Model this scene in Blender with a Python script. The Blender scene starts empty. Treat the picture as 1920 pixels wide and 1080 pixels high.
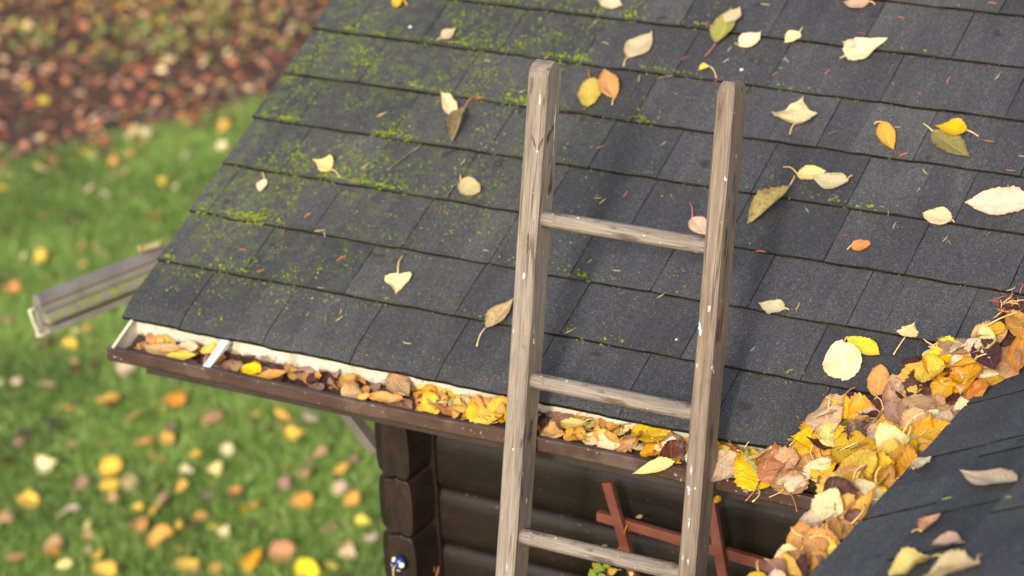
import bpy, bmesh, math, random
import numpy as np
from mathutils import Vector, Matrix, Euler, noise
R = math.radians
random.seed(7); rng = np.random.default_rng(11)
S = bpy.context.scene
col = S.collection
# ------------------------------------------------------------ camera, sky, sun, exposure
CAM = Vector((3.25889, -3.85138, 2.09615)); FPX = 4835.31
PITCH = 0.4757486; TN = math.tan(PITCH); E = 0.143
cam = bpy.data.cameras.new('camera'); camo = bpy.data.objects.new('camera', cam); col.objects.link(camo)
camo.location = CAM; camo.rotation_euler = Euler((1.1737025, 0.0462694, 0.5209500), 'XYZ')
cam.sensor_width = 36; cam.lens = FPX / 1920 * 36; cam.clip_start = .05; cam.clip_end = 600
cam.dof.use_dof = True; cam.dof.focus_distance = 4.6; cam.dof.aperture_fstop = 2.9; cam.dof.aperture_blades = 9
S.camera = camo
SUN = Vector((0.20, -0.86, 0.43)).normalized()
w = bpy.data.worlds.new('World'); S.world = w; w.use_nodes = True
nt = w.node_tree; bg = nt.nodes['Background']; sk = nt.nodes.new('ShaderNodeTexSky')
sk.sky_type = 'NISHITA'; sk.sun_disc = False; sk.sun_elevation = math.asin(SUN.z); sk.sun_rotation = math.atan2(SUN.x, SUN.y)
sk.dust_density = 4; sk.air_density = 1.0; sk.ozone_density = 1.0
nt.links.new(sk.outputs[0], bg.inputs[0]); bg.inputs[1].default_value = 0.15
sl = bpy.data.lights.new('sun', 'SUN'); sl.energy = 1.35; sl.angle = R(5.5); sl.color = (1, .985, .96)
so = bpy.data.objects.new('sun', sl); col.objects.link(so); so.rotation_euler = SUN.to_track_quat('Z', 'Y').to_euler()
S.view_settings.view_transform = 'Standard'; S.view_settings.look = 'None'; S.view_settings.exposure = 0.90; S.view_settings.gamma = 1
S.render.engine = 'CYCLES'

# ------------------------------------------------------------ helpers
RM = camo.rotation_euler.to_matrix()
def at(px, py, p0, n):
    "the point of the plane (p0, n) seen at a pixel of the 1920x1080 photograph"
    d = RM @ Vector(((px - 960) / FPX, -(py - 540) / FPX, -1)); n = Vector(n); p0 = Vector(p0)
    return CAM + d * ((p0 - CAM).dot(n) / d.dot(n))
def px(P):
    q = RM.transposed() @ (Vector(P) - CAM)
    return (960 + FPX * q.x / -q.z, 540 - FPX * q.y / -q.z)
NR = Vector((0, -math.sin(PITCH), math.cos(PITCH)))          # front slope normal
def roofpt(u, v, n=0): return Vector((u, v * math.cos(PITCH), v * math.sin(PITCH))) + NR * n
def srgb(r, g, b, k=1):
    f = lambda c: ((c / 255 + .055) / 1.055) ** 2.4 if c > 10 else c / 255 / 12.92
    return (f(r) * k, f(g) * k, f(b) * k, 1)

def tag(o, label=None, cat=None, group=None, kind=None):
    if label: o['label'] = label
    if cat: o['category'] = cat
    if group: o['group'] = group
    if kind: o['kind'] = kind
    return o
def empty(name, loc=(0, 0, 0)):
    o = bpy.data.objects.new(name, None); o.empty_display_size = .05; col.objects.link(o); o.location = loc; return o
def link(name, me, mat=None, parent=None):
    o = bpy.data.objects.new(name, me); col.objects.link(o)
    if mat is not None:
        for m in (mat if isinstance(mat, (list, tuple)) else [mat]): me.materials.append(m)
    if parent: o.parent = parent; o.matrix_parent_inverse = Matrix.Translation(-parent.location) if parent.type == 'EMPTY' else Matrix()
    return o
class MB:
    def __init__(s): s.v = []; s.f = []; s.m = []; s.sm = []
    def add(s, vs, fs, mi=0, smooth=False):
        b = len(s.v); s.v += [tuple(v) for v in vs]; s.f += [tuple(i + b for i in f) for f in fs]
        s.m += [mi] * len(fs); s.sm += [smooth] * len(fs)
    def mesh(s, name):
        me = bpy.data.meshes.new(name); me.from_pydata(s.v, [], s.f); me.polygons.foreach_set('material_index', s.m)
        me.polygons.foreach_set('use_smooth', s.sm); me.update(); return me
    def build(s, name, mat=None, parent=None): return link(name, s.mesh(name), mat, parent)
    def prism(s, prof, a, b, ex, ey, mi=0, smooth=False, caps=True, closed=True):
        "profile points (x,y) along axes ex,ey swept from a to b"
        a, b, ex, ey = map(Vector, (a, b, ex, ey)); n = len(prof)
        vs = [a + ex * x + ey * y for x, y in prof] + [b + ex * x + ey * y for x, y in prof]
        fs = [(i, (i + 1) % n, n + (i + 1) % n, n + i) for i in range(n if closed else n - 1)]
        if caps and closed: fs += [tuple(range(n - 1, -1, -1)), tuple(range(n, 2 * n))]
        s.add(vs, fs, mi, smooth)
    def tube(s, pts, rad, n=8, mi=0, cap=True):
        pts = [Vector(p) for p in pts]; rad = rad if isinstance(rad, (list, tuple)) else [rad] * len(pts)
        vs = []; fs = []; up = None
        for i, p in enumerate(pts):
            t = (pts[min(i + 1, len(pts) - 1)] - pts[max(i - 1, 0)]).normalized()
            if up is None: up = t.orthogonal().normalized()
            up = (up - t * up.dot(t)).normalized(); sd = t.cross(up)
            for k in range(n):
                a = 2 * math.pi * k / n; vs.append(p + (up * math.cos(a) + sd * math.sin(a)) * rad[i])
        for i in range(len(pts) - 1):
            for k in range(n): fs.append((i * n + k, i * n + (k + 1) % n, (i + 1) * n + (k + 1) % n, (i + 1) * n + k))
        if cap: fs += [tuple(range(n - 1, -1, -1)), tuple(range((len(pts) - 1) * n, len(pts) * n))]
        s.add(vs, fs, mi, True)
def bevel(o, w=.002, seg=2):
    m = o.modifiers.new('bevel', 'BEVEL'); m.width = w; m.segments = seg; m.limit_method = 'ANGLE'; m.angle_limit = R(35); return o

# ---- material helper
class NM:
    def __init__(s, name):
        s.m = bpy.data.materials.new(name); s.m.use_nodes = True; s.t = s.m.node_tree; s.b = s.t.nodes['Principled BSDF']; s.out = s.t.nodes['Material Output']
    def n(s, ty, **kw):
        x = s.t.nodes.new('ShaderNode' + ty)
        for k, v in kw.items(): setattr(x, k, v)
        return x
    def set(s, node, i, v):
        if hasattr(v, 'is_output') or isinstance(v, bpy.types.NodeSocket): s.t.links.new(v, node.inputs[i])
        else: node.inputs[i].default_value = v
    def coord(s, k='Object'): return s.n('TexCoord').outputs[k]
    def map(s, vec, scale=(1, 1, 1), rot=(0, 0, 0)):
        x = s.n('Mapping'); s.set(x, 0, vec); x.inputs['Scale'].default_value = scale; x.inputs['Rotation'].default_value = rot; return x.outputs[0]
    def noise(s, vec, sc, det=4, rough=.55, dist=0):
        x = s.n('TexNoise'); s.set(x, 'Vector', vec); s.set(x, 'Scale', sc); s.set(x, 'Detail', det); s.set(x, 'Roughness', rough); s.set(x, 'Distortion', dist); return x.outputs[0]
    def voro(s, vec, sc, out=0, feat='F1'):
        x = s.n('TexVoronoi', feature=feat); s.set(x, 'Vector', vec); s.set(x, 'Scale', sc); return x.outputs[out]
    def ramp(s, f, stops):
        x = s.n('ValToRGB'); s.set(x, 0, f); e = x.color_ramp.elements
        while len(e) < len(stops): e.new(.5)
        for i, (p, c) in enumerate(stops):
            e[i].position = p; e[i].color = c if len(c) == 4 else (*c, 1)
        return x.outputs[0]
    def step(s, f, a, b, lo=0., hi=1.):
        x = s.n('MapRange'); s.set(x, 0, f); s.set(x, 1, a); s.set(x, 2, b); s.set(x, 3, lo); s.set(x, 4, hi); return x.outputs[0]
    def mix(s, f, a, b, mode='MIX'):
        x = s.n('Mix', data_type='RGBA', blend_type=mode); s.set(x, 0, f); s.set(x, 6, a); s.set(x, 7, b); return x.outputs[2]
    def math(s, op, a, b=0., c=0.):
        x = s.n('Math', operation=op); s.set(x, 0, a); s.set(x, 1, b); s.set(x, 2, c); return x.outputs[0]
    def bump(s, h, st=.3, d=.01, nrm=None):
        x = s.n('Bump'); s.set(x, 'Strength', st); s.set(x, 'Distance', d); s.set(x, 'Height', h)
        if nrm is not None: s.set(x, 'Normal', nrm)
        return x.outputs[0]
    def fin(s, color=None, rough=.7, normal=None, spec=.5):
        if color is not None: s.set(s.b, 'Base Color', color)
        s.set(s.b, 'Roughness', rough); s.b.inputs['Specular IOR Level'].default_value = spec
        if normal is not None: s.set(s.b, 'Normal', normal)
        return s.m

# ---- shingles
def shingle_mat():
    q = NM('asphalt_shingle'); c = q.coord()
    tone = q.n('Attribute', attribute_name='tone').outputs['Fac']
    g1 = q.voro(c, 520, 1); g = q.n('SeparateColor'); q.set(g, 0, g1); gr = g.outputs[0]
    fine = q.noise(c, 260, 3, .7)
    base = q.ramp(gr, [(0, (.020, .021, .024)), (.45, (.044, .045, .048)), (.8, (.084, .086, .090)), (.97, (.13, .13, .13)), (1, (.28, .28, .28))])
    base = q.mix(.42, base, q.ramp(fine, [(.3, (.026, .027, .031)), (.7, (.088, .090, .095))]))
    big = q.noise(c, 3.2, 4, .6); base = q.mix(1, base, q.ramp(big, [(.3, (.78, .78, .80)), (.7, (1.18, 1.17, 1.14))]), 'MULTIPLY')
    stk = q.noise(q.map(c, (1, .10, .16)), 26, 4, .6); base = q.mix(1, base, q.ramp(stk, [(.3, (.82, .82, .83)), (.7, (1.16, 1.15, 1.13))]), 'MULTIPLY')
    bald = q.step(q.noise(c, 60, 5, .75), .64, .74, 0, .5); base = q.mix(bald, base, (.025, .025, .028, 1))
    tn = q.ramp(tone, [(0, (.70, .705, .73)), (.5, (.87, .87, .885)), (1, (1.12, 1.11, 1.10))]); base = q.mix(1, base, tn, 'MULTIPLY')
    # thin green film and moss specks, strongest toward the rake
    sx = q.n('SeparateXYZ'); q.set(sx, 0, c)
    near = q.step(sx.outputs[0], .95, -.05)
    n1 = q.noise(c, 38, 5, .7); n2 = q.noise(c, 5, 3, .5)
    f = q.math('MULTIPLY', q.math('MULTIPLY', near, q.step(n2, .30, .55)), q.step(n1, .46, .62))
    f = q.math('MULTIPLY', f, q.step(sx.outputs[2], .0, .16, .15, 1.)); base = q.mix(q.math('MULTIPLY', f, .55), base, srgb(98, 112, 36))
    ed = q.n('Attribute', attribute_name='edge').outputs['Fac']
    fe = q.math('MULTIPLY', q.math('MULTIPLY', q.step(ed, .72, .95), q.math('ADD', q.math('MULTIPLY', near, .75), .25)), q.step(q.noise(c, 22, 4, .6), .35, .6))
    base = q.mix(q.math('MULTIPLY', fe, .7), base, srgb(52, 55, 28))
    eb = q.n('Attribute', attribute_name='bare').outputs['Fac']
    spot = q.math('MULTIPLY', q.step(q.noise(c, 15, 2, .5), .70, .74), .7)
    base = q.mix(spot, base, (.018, .018, .022, 1))
    nb = q.bump(q.math('ADD', gr, q.math('MULTIPLY', fine, 1.5)), .75, .0012)
    nb = q.bump(q.noise(c, 14, 3), .25, .01, nb)
    return q.fin(base, .82, nb, .35)
M = {}
M['shingle'] = shingle_mat()
def simple(name, c0, c1, sc=20, rough=.6, bump=.2, bd=.002, spec=.5, dirt=None, stretch=(1, 1, 1)):
    q = NM(name); c = q.map(q.coord(), stretch); n = q.noise(c, sc, 5, .6)
    base = q.ramp(n, [(.3, c0), (.7, c1)])
    if dirt: base = q.mix(q.step(q.noise(c, sc * 1.7, 5, .7), dirt[0], dirt[0] + .12), base, dirt[1])
    return q.fin(base, rough, q.bump(q.noise(c, sc * 4, 3), bump, bd), spec)
M['brown_metal'] = simple('brown_painted_metal', srgb(59, 46, 41), srgb(76, 60, 54), 12, .33, .08, .001, .5, (.62, srgb(54, 44, 38)))
q = NM('brown_gutter_paint'); c = q.coord(); b = q.ramp(q.noise(c, 10, 5, .6), [(.3, srgb(60, 45, 39)), (.7, srgb(80, 61, 54))])
b = q.mix(q.step(q.noise(c, 120, 3, .6), .66, .70, 0, .75), b, srgb(176, 164, 148)); b = q.mix(q.step(q.noise(q.map(c, (.15, 1, 1)), 50, 4, .65), .58, .68, 0, .5), b, srgb(34, 26, 22)); b = q.mix(q.step(q.noise(c, 5, 4, .6), .58, .66, 0, .35), b, srgb(112, 98, 88))
M['brown_metal'] = q.fin(b, q.step(q.noise(c, 18, 3), .3, .7, .28, .5), q.bump(q.noise(c, 30, 3), .15, .001), .5)
M['butt'] = simple('shingle_butt_edge', srgb(16, 16, 13), srgb(46, 46, 30), 34, .95, .6, .003, .1, (.62, srgb(84, 72, 46)))  # asphalt and moss tone, also painted darker to strengthen the course edge shadows
M['white_metal'] = simple('white_gutter_metal', srgb(186, 180, 158), srgb(208, 203, 186), 16, .5, .05, .001, .5, (.60, srgb(128, 116, 86)))
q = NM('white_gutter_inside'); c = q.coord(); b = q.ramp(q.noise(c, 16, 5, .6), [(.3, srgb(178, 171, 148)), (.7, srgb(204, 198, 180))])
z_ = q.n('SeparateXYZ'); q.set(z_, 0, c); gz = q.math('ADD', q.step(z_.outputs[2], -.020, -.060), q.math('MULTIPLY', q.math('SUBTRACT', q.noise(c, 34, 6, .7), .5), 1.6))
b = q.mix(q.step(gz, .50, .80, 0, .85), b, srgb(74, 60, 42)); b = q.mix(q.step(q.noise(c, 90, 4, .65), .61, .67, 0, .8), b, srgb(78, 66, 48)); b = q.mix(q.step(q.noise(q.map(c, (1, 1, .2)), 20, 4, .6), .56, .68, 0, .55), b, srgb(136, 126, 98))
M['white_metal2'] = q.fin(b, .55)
M['white_strap'] = simple('white_strap_metal', srgb(196, 196, 194), srgb(216, 216, 214), 9, .4, .05)
M['grey_metal'] = simple('grey_metal', srgb(120, 122, 130), srgb(150, 152, 160), 9, .35, .05)
def log_mat(name, c0, c1, sc, stretch, crack=.5, bmp=.5):
    q = NM(name); c = q.coord(); g = q.noise(q.map(c, stretch), 55, 6, .7, .6); n = q.noise(c, 9, 5, .65)
    b = q.ramp(n, [(.3, c0), (.7, c1)]); b = q.mix(1, b, q.ramp(g, [(.3, (.45, .45, .45)), (.5, (1, 1, 1)), (.72, (1.5, 1.45, 1.4))]), 'MULTIPLY')
    b = q.mix(q.step(q.noise(c, 30, 5, .75), .62, .72, 0, .5), b, sc)
    b = q.mix(q.step(q.noise(c, 130, 2, .5), .70, .73, 0, .7), b, srgb(120, 104, 90))
    cr = q.step(q.noise(q.map(c, stretch), 26, 2, .4, .4), .485, .50); cr2 = q.step(q.noise(q.map(c, stretch), 26, 2, .4, .4), .515, .50); k = q.math('MULTIPLY', cr, cr2)
    b = q.mix(q.math('MULTIPLY', k, crack), b, (.004, .003, .003, 1))
    return q.fin(b, .5, q.bump(q.math('SUBTRACT', q.math('ADD', g, q.math('MULTIPLY', n, .8)), q.math('MULTIPLY', k, crack)), bmp, .003), .4)
M['log'] = log_mat('dark_stained_log', srgb(17, 11, 9), srgb(31, 21, 17), srgb(46, 35, 29), (.06, 1, 1), 0., .35)
M['logend'] = log_mat('dark_log_end', srgb(28, 19, 16), srgb(45, 32, 27), srgb(66, 51, 44), (1, .15, .3), .25, .4)
M['trim'] = simple('dark_brown_trim', srgb(46, 36, 32), srgb(60, 49, 43), 14, .6, .2)
M['dark'] = simple('dark_underlay', srgb(26, 26, 22), srgb(40, 38, 30), 30, .9, .2)
M['trellis'] = simple('red_brown_stained_slat', srgb(100, 55, 43), srgb(120, 69, 55), 18, .6, .25, .002, .4, (.72, srgb(79, 46, 38)), (1, 1, 1))
M['brace'] = simple('grey_brown_brace', srgb(88, 82, 74), srgb(112, 104, 94), 14, .6, .2)
M['soil'] = simple('dark_wet_debris', srgb(26, 16, 11), srgb(84, 52, 32), 45, .85, 1, .006)
M['litter_soil'] = simple('bed_soil', srgb(48, 34, 26), srgb(100, 70, 48), 9, .95, 1, .02)
def far_mat():
    q = NM('weathered_brown_gutter'); c = q.coord()
    b = q.ramp(q.noise(c, 14, 5, .6), [(.3, srgb(108, 101, 98)), (.7, srgb(138, 131, 128))])
    b = q.mix(q.n('Attribute', attribute_name='moss').outputs['Fac'], b, q.mix(q.step(q.noise(c, 55, 4, .6), .40, .55), b, srgb(126, 130, 66)))
    return q.fin(b, .6)
M['far'] = far_mat()
M['moss'] = simple('green_moss', srgb(78, 96, 18), srgb(134, 150, 42), 120, .95, .6, .002, .1)
def wood_mat(name, pale, mid, dark, seed, st_=.63, wh_=.69):
    q = NM(name); c = q.coord(); c2 = q.map(c, (1, 1, .045)); q2 = q.n('VectorMath', operation='ADD'); q.set(q2, 0, c2); q2.inputs[1].default_value = (seed, seed * 2, 0); c2 = q2.outputs[0]
    n = q.noise(c2, 90, 6, .65, 1.2); b = q.ramp(n, [(.24, dark), (.40, mid), (.66, pale)])
    gr = q.noise(c2, 420, 3, .6); b = q.mix(.6, b, q.mix(1, b, q.ramp(gr, [(.33, (.55, .52, .48)), (.6, (1.1, 1.1, 1.1))]), 'MULTIPLY'))
    lg = q.noise(q.map(c, (1, 1, .25)), 9, 3); b = q.mix(1, b, q.ramp(lg, [(.3, (.80, .78, .76)), (.7, (1.15, 1.14, 1.12))]), 'MULTIPLY')
    st = q.step(q.noise(q.map(c, (1, 1, .30)), 42, 4, .6), st_, st_ + .08); b = q.mix(q.math('MULTIPLY', st, .75), b, srgb(70, 54, 42))
    kn = q.noise(q.map(c, (1, 1, .03)), 34, 3, .5, .5); ck = q.math('MULTIPLY', q.step(kn, .548, .556), q.step(kn, .572, .564)); b = q.mix(q.math('MULTIPLY', ck, .6), b, srgb(44, 34, 27))
    gm = q.step(q.noise(q.map(c, (1, 1, .4)), 16, 5, .7),   .50, .68, 0, .22); b = q.mix(gm, b, srgb(96, 86, 74))
    wh = q.step(q.noise(q.map(c, (1, 1, .5)), 75, 3, .6), wh_, wh_ + .035); b = q.mix(q.math('MULTIPLY', wh, .8), b, srgb(212, 210, 200))
    return q.fin(b, .72, q.bump(q.math('ADD', n, gr), .45, .0015), .3)
M['wood_a'] = wood_mat('weathered_wood_pale', srgb(146, 137, 124), srgb(125, 116, 104), srgb(93, 84, 75), 1.3)
M['wood_b'] = wood_mat('weathered_wood_brown', srgb(135, 123, 108), srgb(113, 101, 87), srgb(77, 67, 58), 4.1)
M['wood_r'] = wood_mat('weathered_rung', srgb(142, 134, 124), srgb(119, 111, 101), srgb(79, 71, 64), 7.7, .55, .67)
M['paint_white'] = simple('white_paint_splash', srgb(182, 182, 174), srgb(214, 215, 210), 60, .5)
M['paint_blue'] = simple('bluish_white_paint_splash', srgb(160, 172, 182), srgb(200, 208, 214), 60, .5)
M['stain'] = simple('dark_stain', srgb(58, 45, 38), srgb(92, 74, 60), 90, .7)

# ---- leaves
def leaf_mat(name, base, base2, edge, spot, vein, spotT=.66, edgeA=.6, tr=.22):
    q = NM(name); uv = q.coord('UV'); sp = q.n('SeparateXYZ'); q.set(sp, 0, uv); t, s = sp.outputs[0], sp.outputs[1]
    oi = q.n('ObjectInfo'); rnd = oi.outputs['Random']
    off = q.n('CombineXYZ'); q.set(off, 0, q.math('MULTIPLY', rnd, 37.)); q.set(off, 1, q.math('MULTIPLY', rnd, 91.))
    va = q.n('VectorMath', operation='ADD'); q.set(va, 0, uv); q.set(va, 1, off.outputs[0]); c = va.outputs[0]
    b = q.mix(q.step(q.noise(c, 3.2, 4, .6), .35, .65), base, base2)
    a = q.math('ABSOLUTE', q.math('MULTIPLY', q.math('SUBTRACT', s, .5), 2.))
    e = q.math('ADD', a, q.math('MULTIPLY', q.math('SUBTRACT', q.noise(c, 7, 4), .5), 1.1))
    b = q.mix(q.step(e, .70, 1.05, 0., edgeA), b, edge)
    sd = q.math('SINE', q.math('MULTIPLY', q.math('SUBTRACT', t, q.math('MULTIPLY', a, .22)), 52.))
    vs = q.step(sd, .80, 1., 0., .5); b = q.mix(vs, b, vein)
    b = q.mix(q.step(a, .07, .02, 0., .75), b, vein)
    b = q.mix(q.step(q.noise(c, 9, 5, .7), spotT - .05, spotT + .05, 0., .8), b, spot)
    b = q.mix(q.step(q.noise(c, 24, 3, .6), .66, .71, 0., .85), b, spot)
    hs = q.n('HueSaturation'); q.set(hs, 'Hue', q.step(rnd, 0, 1, .488, .512)); q.set(hs, 'Value', q.step(q.math('FRACT', q.math('MULTIPLY', rnd, 17.)), 0, 1, .64, 1.08)); q.set(hs, 'Saturation', q.step(q.math('FRACT', q.math('MULTIPLY', rnd, 7.)), 0, 1, .9, 1.08)); q.set(hs, 'Color', b); b = hs.outputs[0]
    nb = q.bump(q.math('ADD', q.math('MULTIPLY', vs, 1.2), q.noise(c, 8, 4)), .8, .0022)
    q.fin(b, .42, nb, .4)
    tl = q.n('BsdfTranslucent'); q.set(tl, 0, b); mx = q.n('MixShader'); mx.inputs[0].default_value = tr
    q.t.links.new(q.b.outputs[0], mx.inputs[1]); q.t.links.new(tl.outputs[0], mx.inputs[2]); q.t.links.new(mx.outputs[0], q.out.inputs[0])
    return q.m
LM = {
 'cream':  leaf_mat('leaf_cream', srgb(240, 224, 176), srgb(234, 212, 148), srgb(226, 190, 130), srgb(150, 104, 62), srgb(248, 238, 205), .70, .5),
 'pinkcream': leaf_mat('leaf_pink_cream', srgb(234, 208, 168), srgb(222, 184, 148), srgb(196, 140, 104), srgb(140, 92, 66), srgb(240, 224, 196), .66, .6),
 'paleyellow': leaf_mat('leaf_pale_yellow', srgb(238, 214, 122), srgb(236, 222, 150), srgb(222, 170, 84), srgb(140, 92, 44), srgb(248, 236, 170), .68, .5),
 'yellow': leaf_mat('leaf_yellow', srgb(240, 198, 44), srgb(234, 182, 40), srgb(212, 140, 40), srgb(120, 70, 32), srgb(244, 214, 96), .67, .6),
 'lemon':  leaf_mat('leaf_lemon', srgb(238, 216, 40), srgb(226, 206, 50), srgb(180, 130, 50), srgb(90, 60, 40), srgb(246, 232, 110), .66, .6),
 'golden': leaf_mat('leaf_golden', srgb(230, 172, 62), srgb(222, 156, 52), srgb(188, 112, 44), srgb(110, 58, 26), srgb(240, 192, 96), .64, .7),
 'orange': leaf_mat('leaf_orange', srgb(218, 150, 70), srgb(206, 128, 58), srgb(168, 92, 46), srgb(96, 50, 28), srgb(236, 180, 104), .62, .7),
 'tan':    leaf_mat('leaf_tan', srgb(208, 166, 112), srgb(192, 142, 92), srgb(150, 100, 62), srgb(98, 62, 40), srgb(224, 192, 144), .62, .7),
 'mauve':  leaf_mat('leaf_mauve', srgb(172, 132, 110), srgb(156, 112, 96), srgb(128, 86, 72), srgb(82, 52, 44), srgb(196, 164, 140), .64, .6),
 'brown':  leaf_mat('leaf_brown', srgb(96, 52, 38), srgb(70, 38, 34), srgb(52, 30, 28), srgb(34, 20, 18), srgb(128, 82, 58), .62, .6, .08),
 'olive':  leaf_mat('leaf_olive', srgb(150, 150, 62), srgb(168, 156, 84), srgb(130, 112, 70), srgb(84, 72, 44), srgb(190, 184, 104), .62, .7),
 'greytan': leaf_mat('leaf_grey_tan', srgb(186, 166, 110), srgb(170, 150, 104), srgb(140, 116, 80), srgb(96, 78, 54), srgb(222, 206, 130), .58, .7),
 'green':  leaf_mat('leaf_green', srgb(126, 158, 52), srgb(148, 170, 58), srgb(150, 150, 60), srgb(90, 90, 40), srgb(180, 196, 96), .7, .5),
}
STEM = {k: simple('leaf_stem_' + k, a, b, 30, .6) for k, a, b in [('pale', srgb(226, 196, 130), srgb(208, 170, 110)), ('red', srgb(176, 112, 84), srgb(150, 88, 66)), ('dark', srgb(84, 54, 40), srgb(64, 42, 34))]}
PROF = {
 'ovate': [(0, 0), (.06, .38), (.15, .70), (.28, .94), (.42, 1), (.6, .86), (.78, .52), (.9, .22), (1, 0)],
 'round': [(0, 0), (.03, .38), (.1, .66), (.25, .92), (.45, 1), (.68, .88), (.86, .58), (.95, .30), (1, 0)],
 'long':  [(0, 0), (.1, .34), (.28, .76), (.5, 1), (.7, .85), (.86, .48), (1, 0)],
 'heart': [(0, 0), (.02, .5), (.10, .86), (.26, 1), (.45, .88), (.66, .56), (.84, .26), (1, 0)],
 'poplar': [(0, 0), (.02, .5), (.10, .88), (.24, 1), (.42, .80), (.62, .44), (.82, .16), (1, 0)],
}
def leaf_mesh(name, kind, L, W, fold=0., curl=0., roll=0., und=.3, serr=.035, seed=0, twist=0., jag=.08):
    """blade along +x from the stem (0,0,0) to the tip (L,0,0), UV = (along, across)"""
    rd = random.Random(seed); P = PROF[kind]; nx, ny = 22, 8; sd = rd.random() * 50
    def wid(t):
        for (a, x), (b, y) in zip(P, P[1:]):
            if t <= b: return x + (y - x) * (t - a) / (b - a)
        return 0
    V = []; UV = []; F = []
    ts = [0.5 - .5 * math.cos(math.pi * min(1, max(0, i / nx))) * 1 for i in range(nx + 1)]
    ts = [.45 * a + .55 * i / nx for i, a in enumerate(ts)]
    bx = rd.uniform(-.08, .08)
    for i, t in enumerate(ts):
        for j in range(-ny // 2, ny // 2 + 1):
            s = j / (ny / 2); h = W / 2 * wid(t)
            if abs(s) == 1: h *= 1 + serr * (1 if i % 2 else -1) + jag * noise.noise(Vector((t * 5, s * 3, sd)))
            y = s * h + bx * W * math.sin(math.pi * t)
            x = t * L - abs(s) * L * .02 * (1 if i % 2 else 0)
            z = fold * abs(s * h) + curl * L * (t - .35) ** 2 + roll * (s * h) ** 2 / W * 2
            z += und * W * .14 * noise.noise(Vector((t * 2.6, s * 1.5, sd))) * (.3 + abs(s)) + und * W * .05 * noise.noise(Vector((t * 8, s * 4, sd + 9)))
            a = twist * (t - .4); y, z = y * math.cos(a) - z * math.sin(a), y * math.sin(a) + z * math.cos(a)
            V.append((x, y, z)); UV.append((t, s * .5 + .5))
    m = ny + 1
    for i in range(nx):
        for j in range(ny): F.append((i * m + j, (i + 1) * m + j, (i + 1) * m + j + 1, i * m + j + 1))
    me = bpy.data.meshes.new(name); me.from_pydata(V, [], F)
    ul = me.uv_layers.new(name='UVMap'); idx = np.empty(len(me.loops), np.int32); me.loops.foreach_get('vertex_index', idx)
    ul.data.foreach_set('uv', np.array(UV, np.float32)[idx].ravel()); me.polygons.foreach_set('use_smooth', [True] * len(F)); me.update()
    zb = min(v[2] for v in V[len(V) // 6:]) if False else 0
    return me
def stem_mesh(vec, r=.0008, bow=.12, z0=0.):
    v = Vector(vec); n = 6; sd = v.cross(Vector((0, 0, 1))).normalized() * v.length * bow; mb = MB()
    pts = [v * (i / n) + sd * math.sin(math.pi * i / n) + Vector((0, 0, .18 * v.length * math.sin(math.pi * i / n) * .6 + z0)) for i in range(n + 1)]
    mb.tube(pts, [r * (1.25 - .35 * i / n + (.5 if i == n else 0)) for i in range(n + 1)], 6); return mb.mesh('stem')
def with_mat(me, m): me.materials.append(m); return me

# ------------------------------------------------------------ cabin: the two roofs
cabin = empty('log_cabin', (.5, .3, -2.4)); tag(cabin, 'dark brown log cabin with grey shingle roof, its gutters full of leaves', 'cabin')
JOINTS = {0: [0.149, 0.358, 0.57, 0.771, .965, 1.174, 1.36, 1.545, 1.75], 1: [0.221, 0.474, 0.738, 0.977, 1.239, 1.485, 1.73],
 2: [0.047, 0.318, 0.54, 0.746, .93, 1.112, 1.318, 1.522, 1.733], 3: [0.155, 0.359, .575, .80, 1.0, 1.21, 1.421, 1.587, 1.791],
 4: [0.118, .36, .60, 0.843, 0.999, 1.21, 1.412, 1.634, 1.83], 5: [.20, .44, .66, 0.879, 1.09, 1.294, 1.5, 1.72],
 6: [.10, .29, .49, 0.691, 0.914, 1.127, 1.378, 1.641, 1.85], 7: [.22, .45, .66, 0.867, 1.072, 1.282, 1.48, 1.70]}
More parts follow.
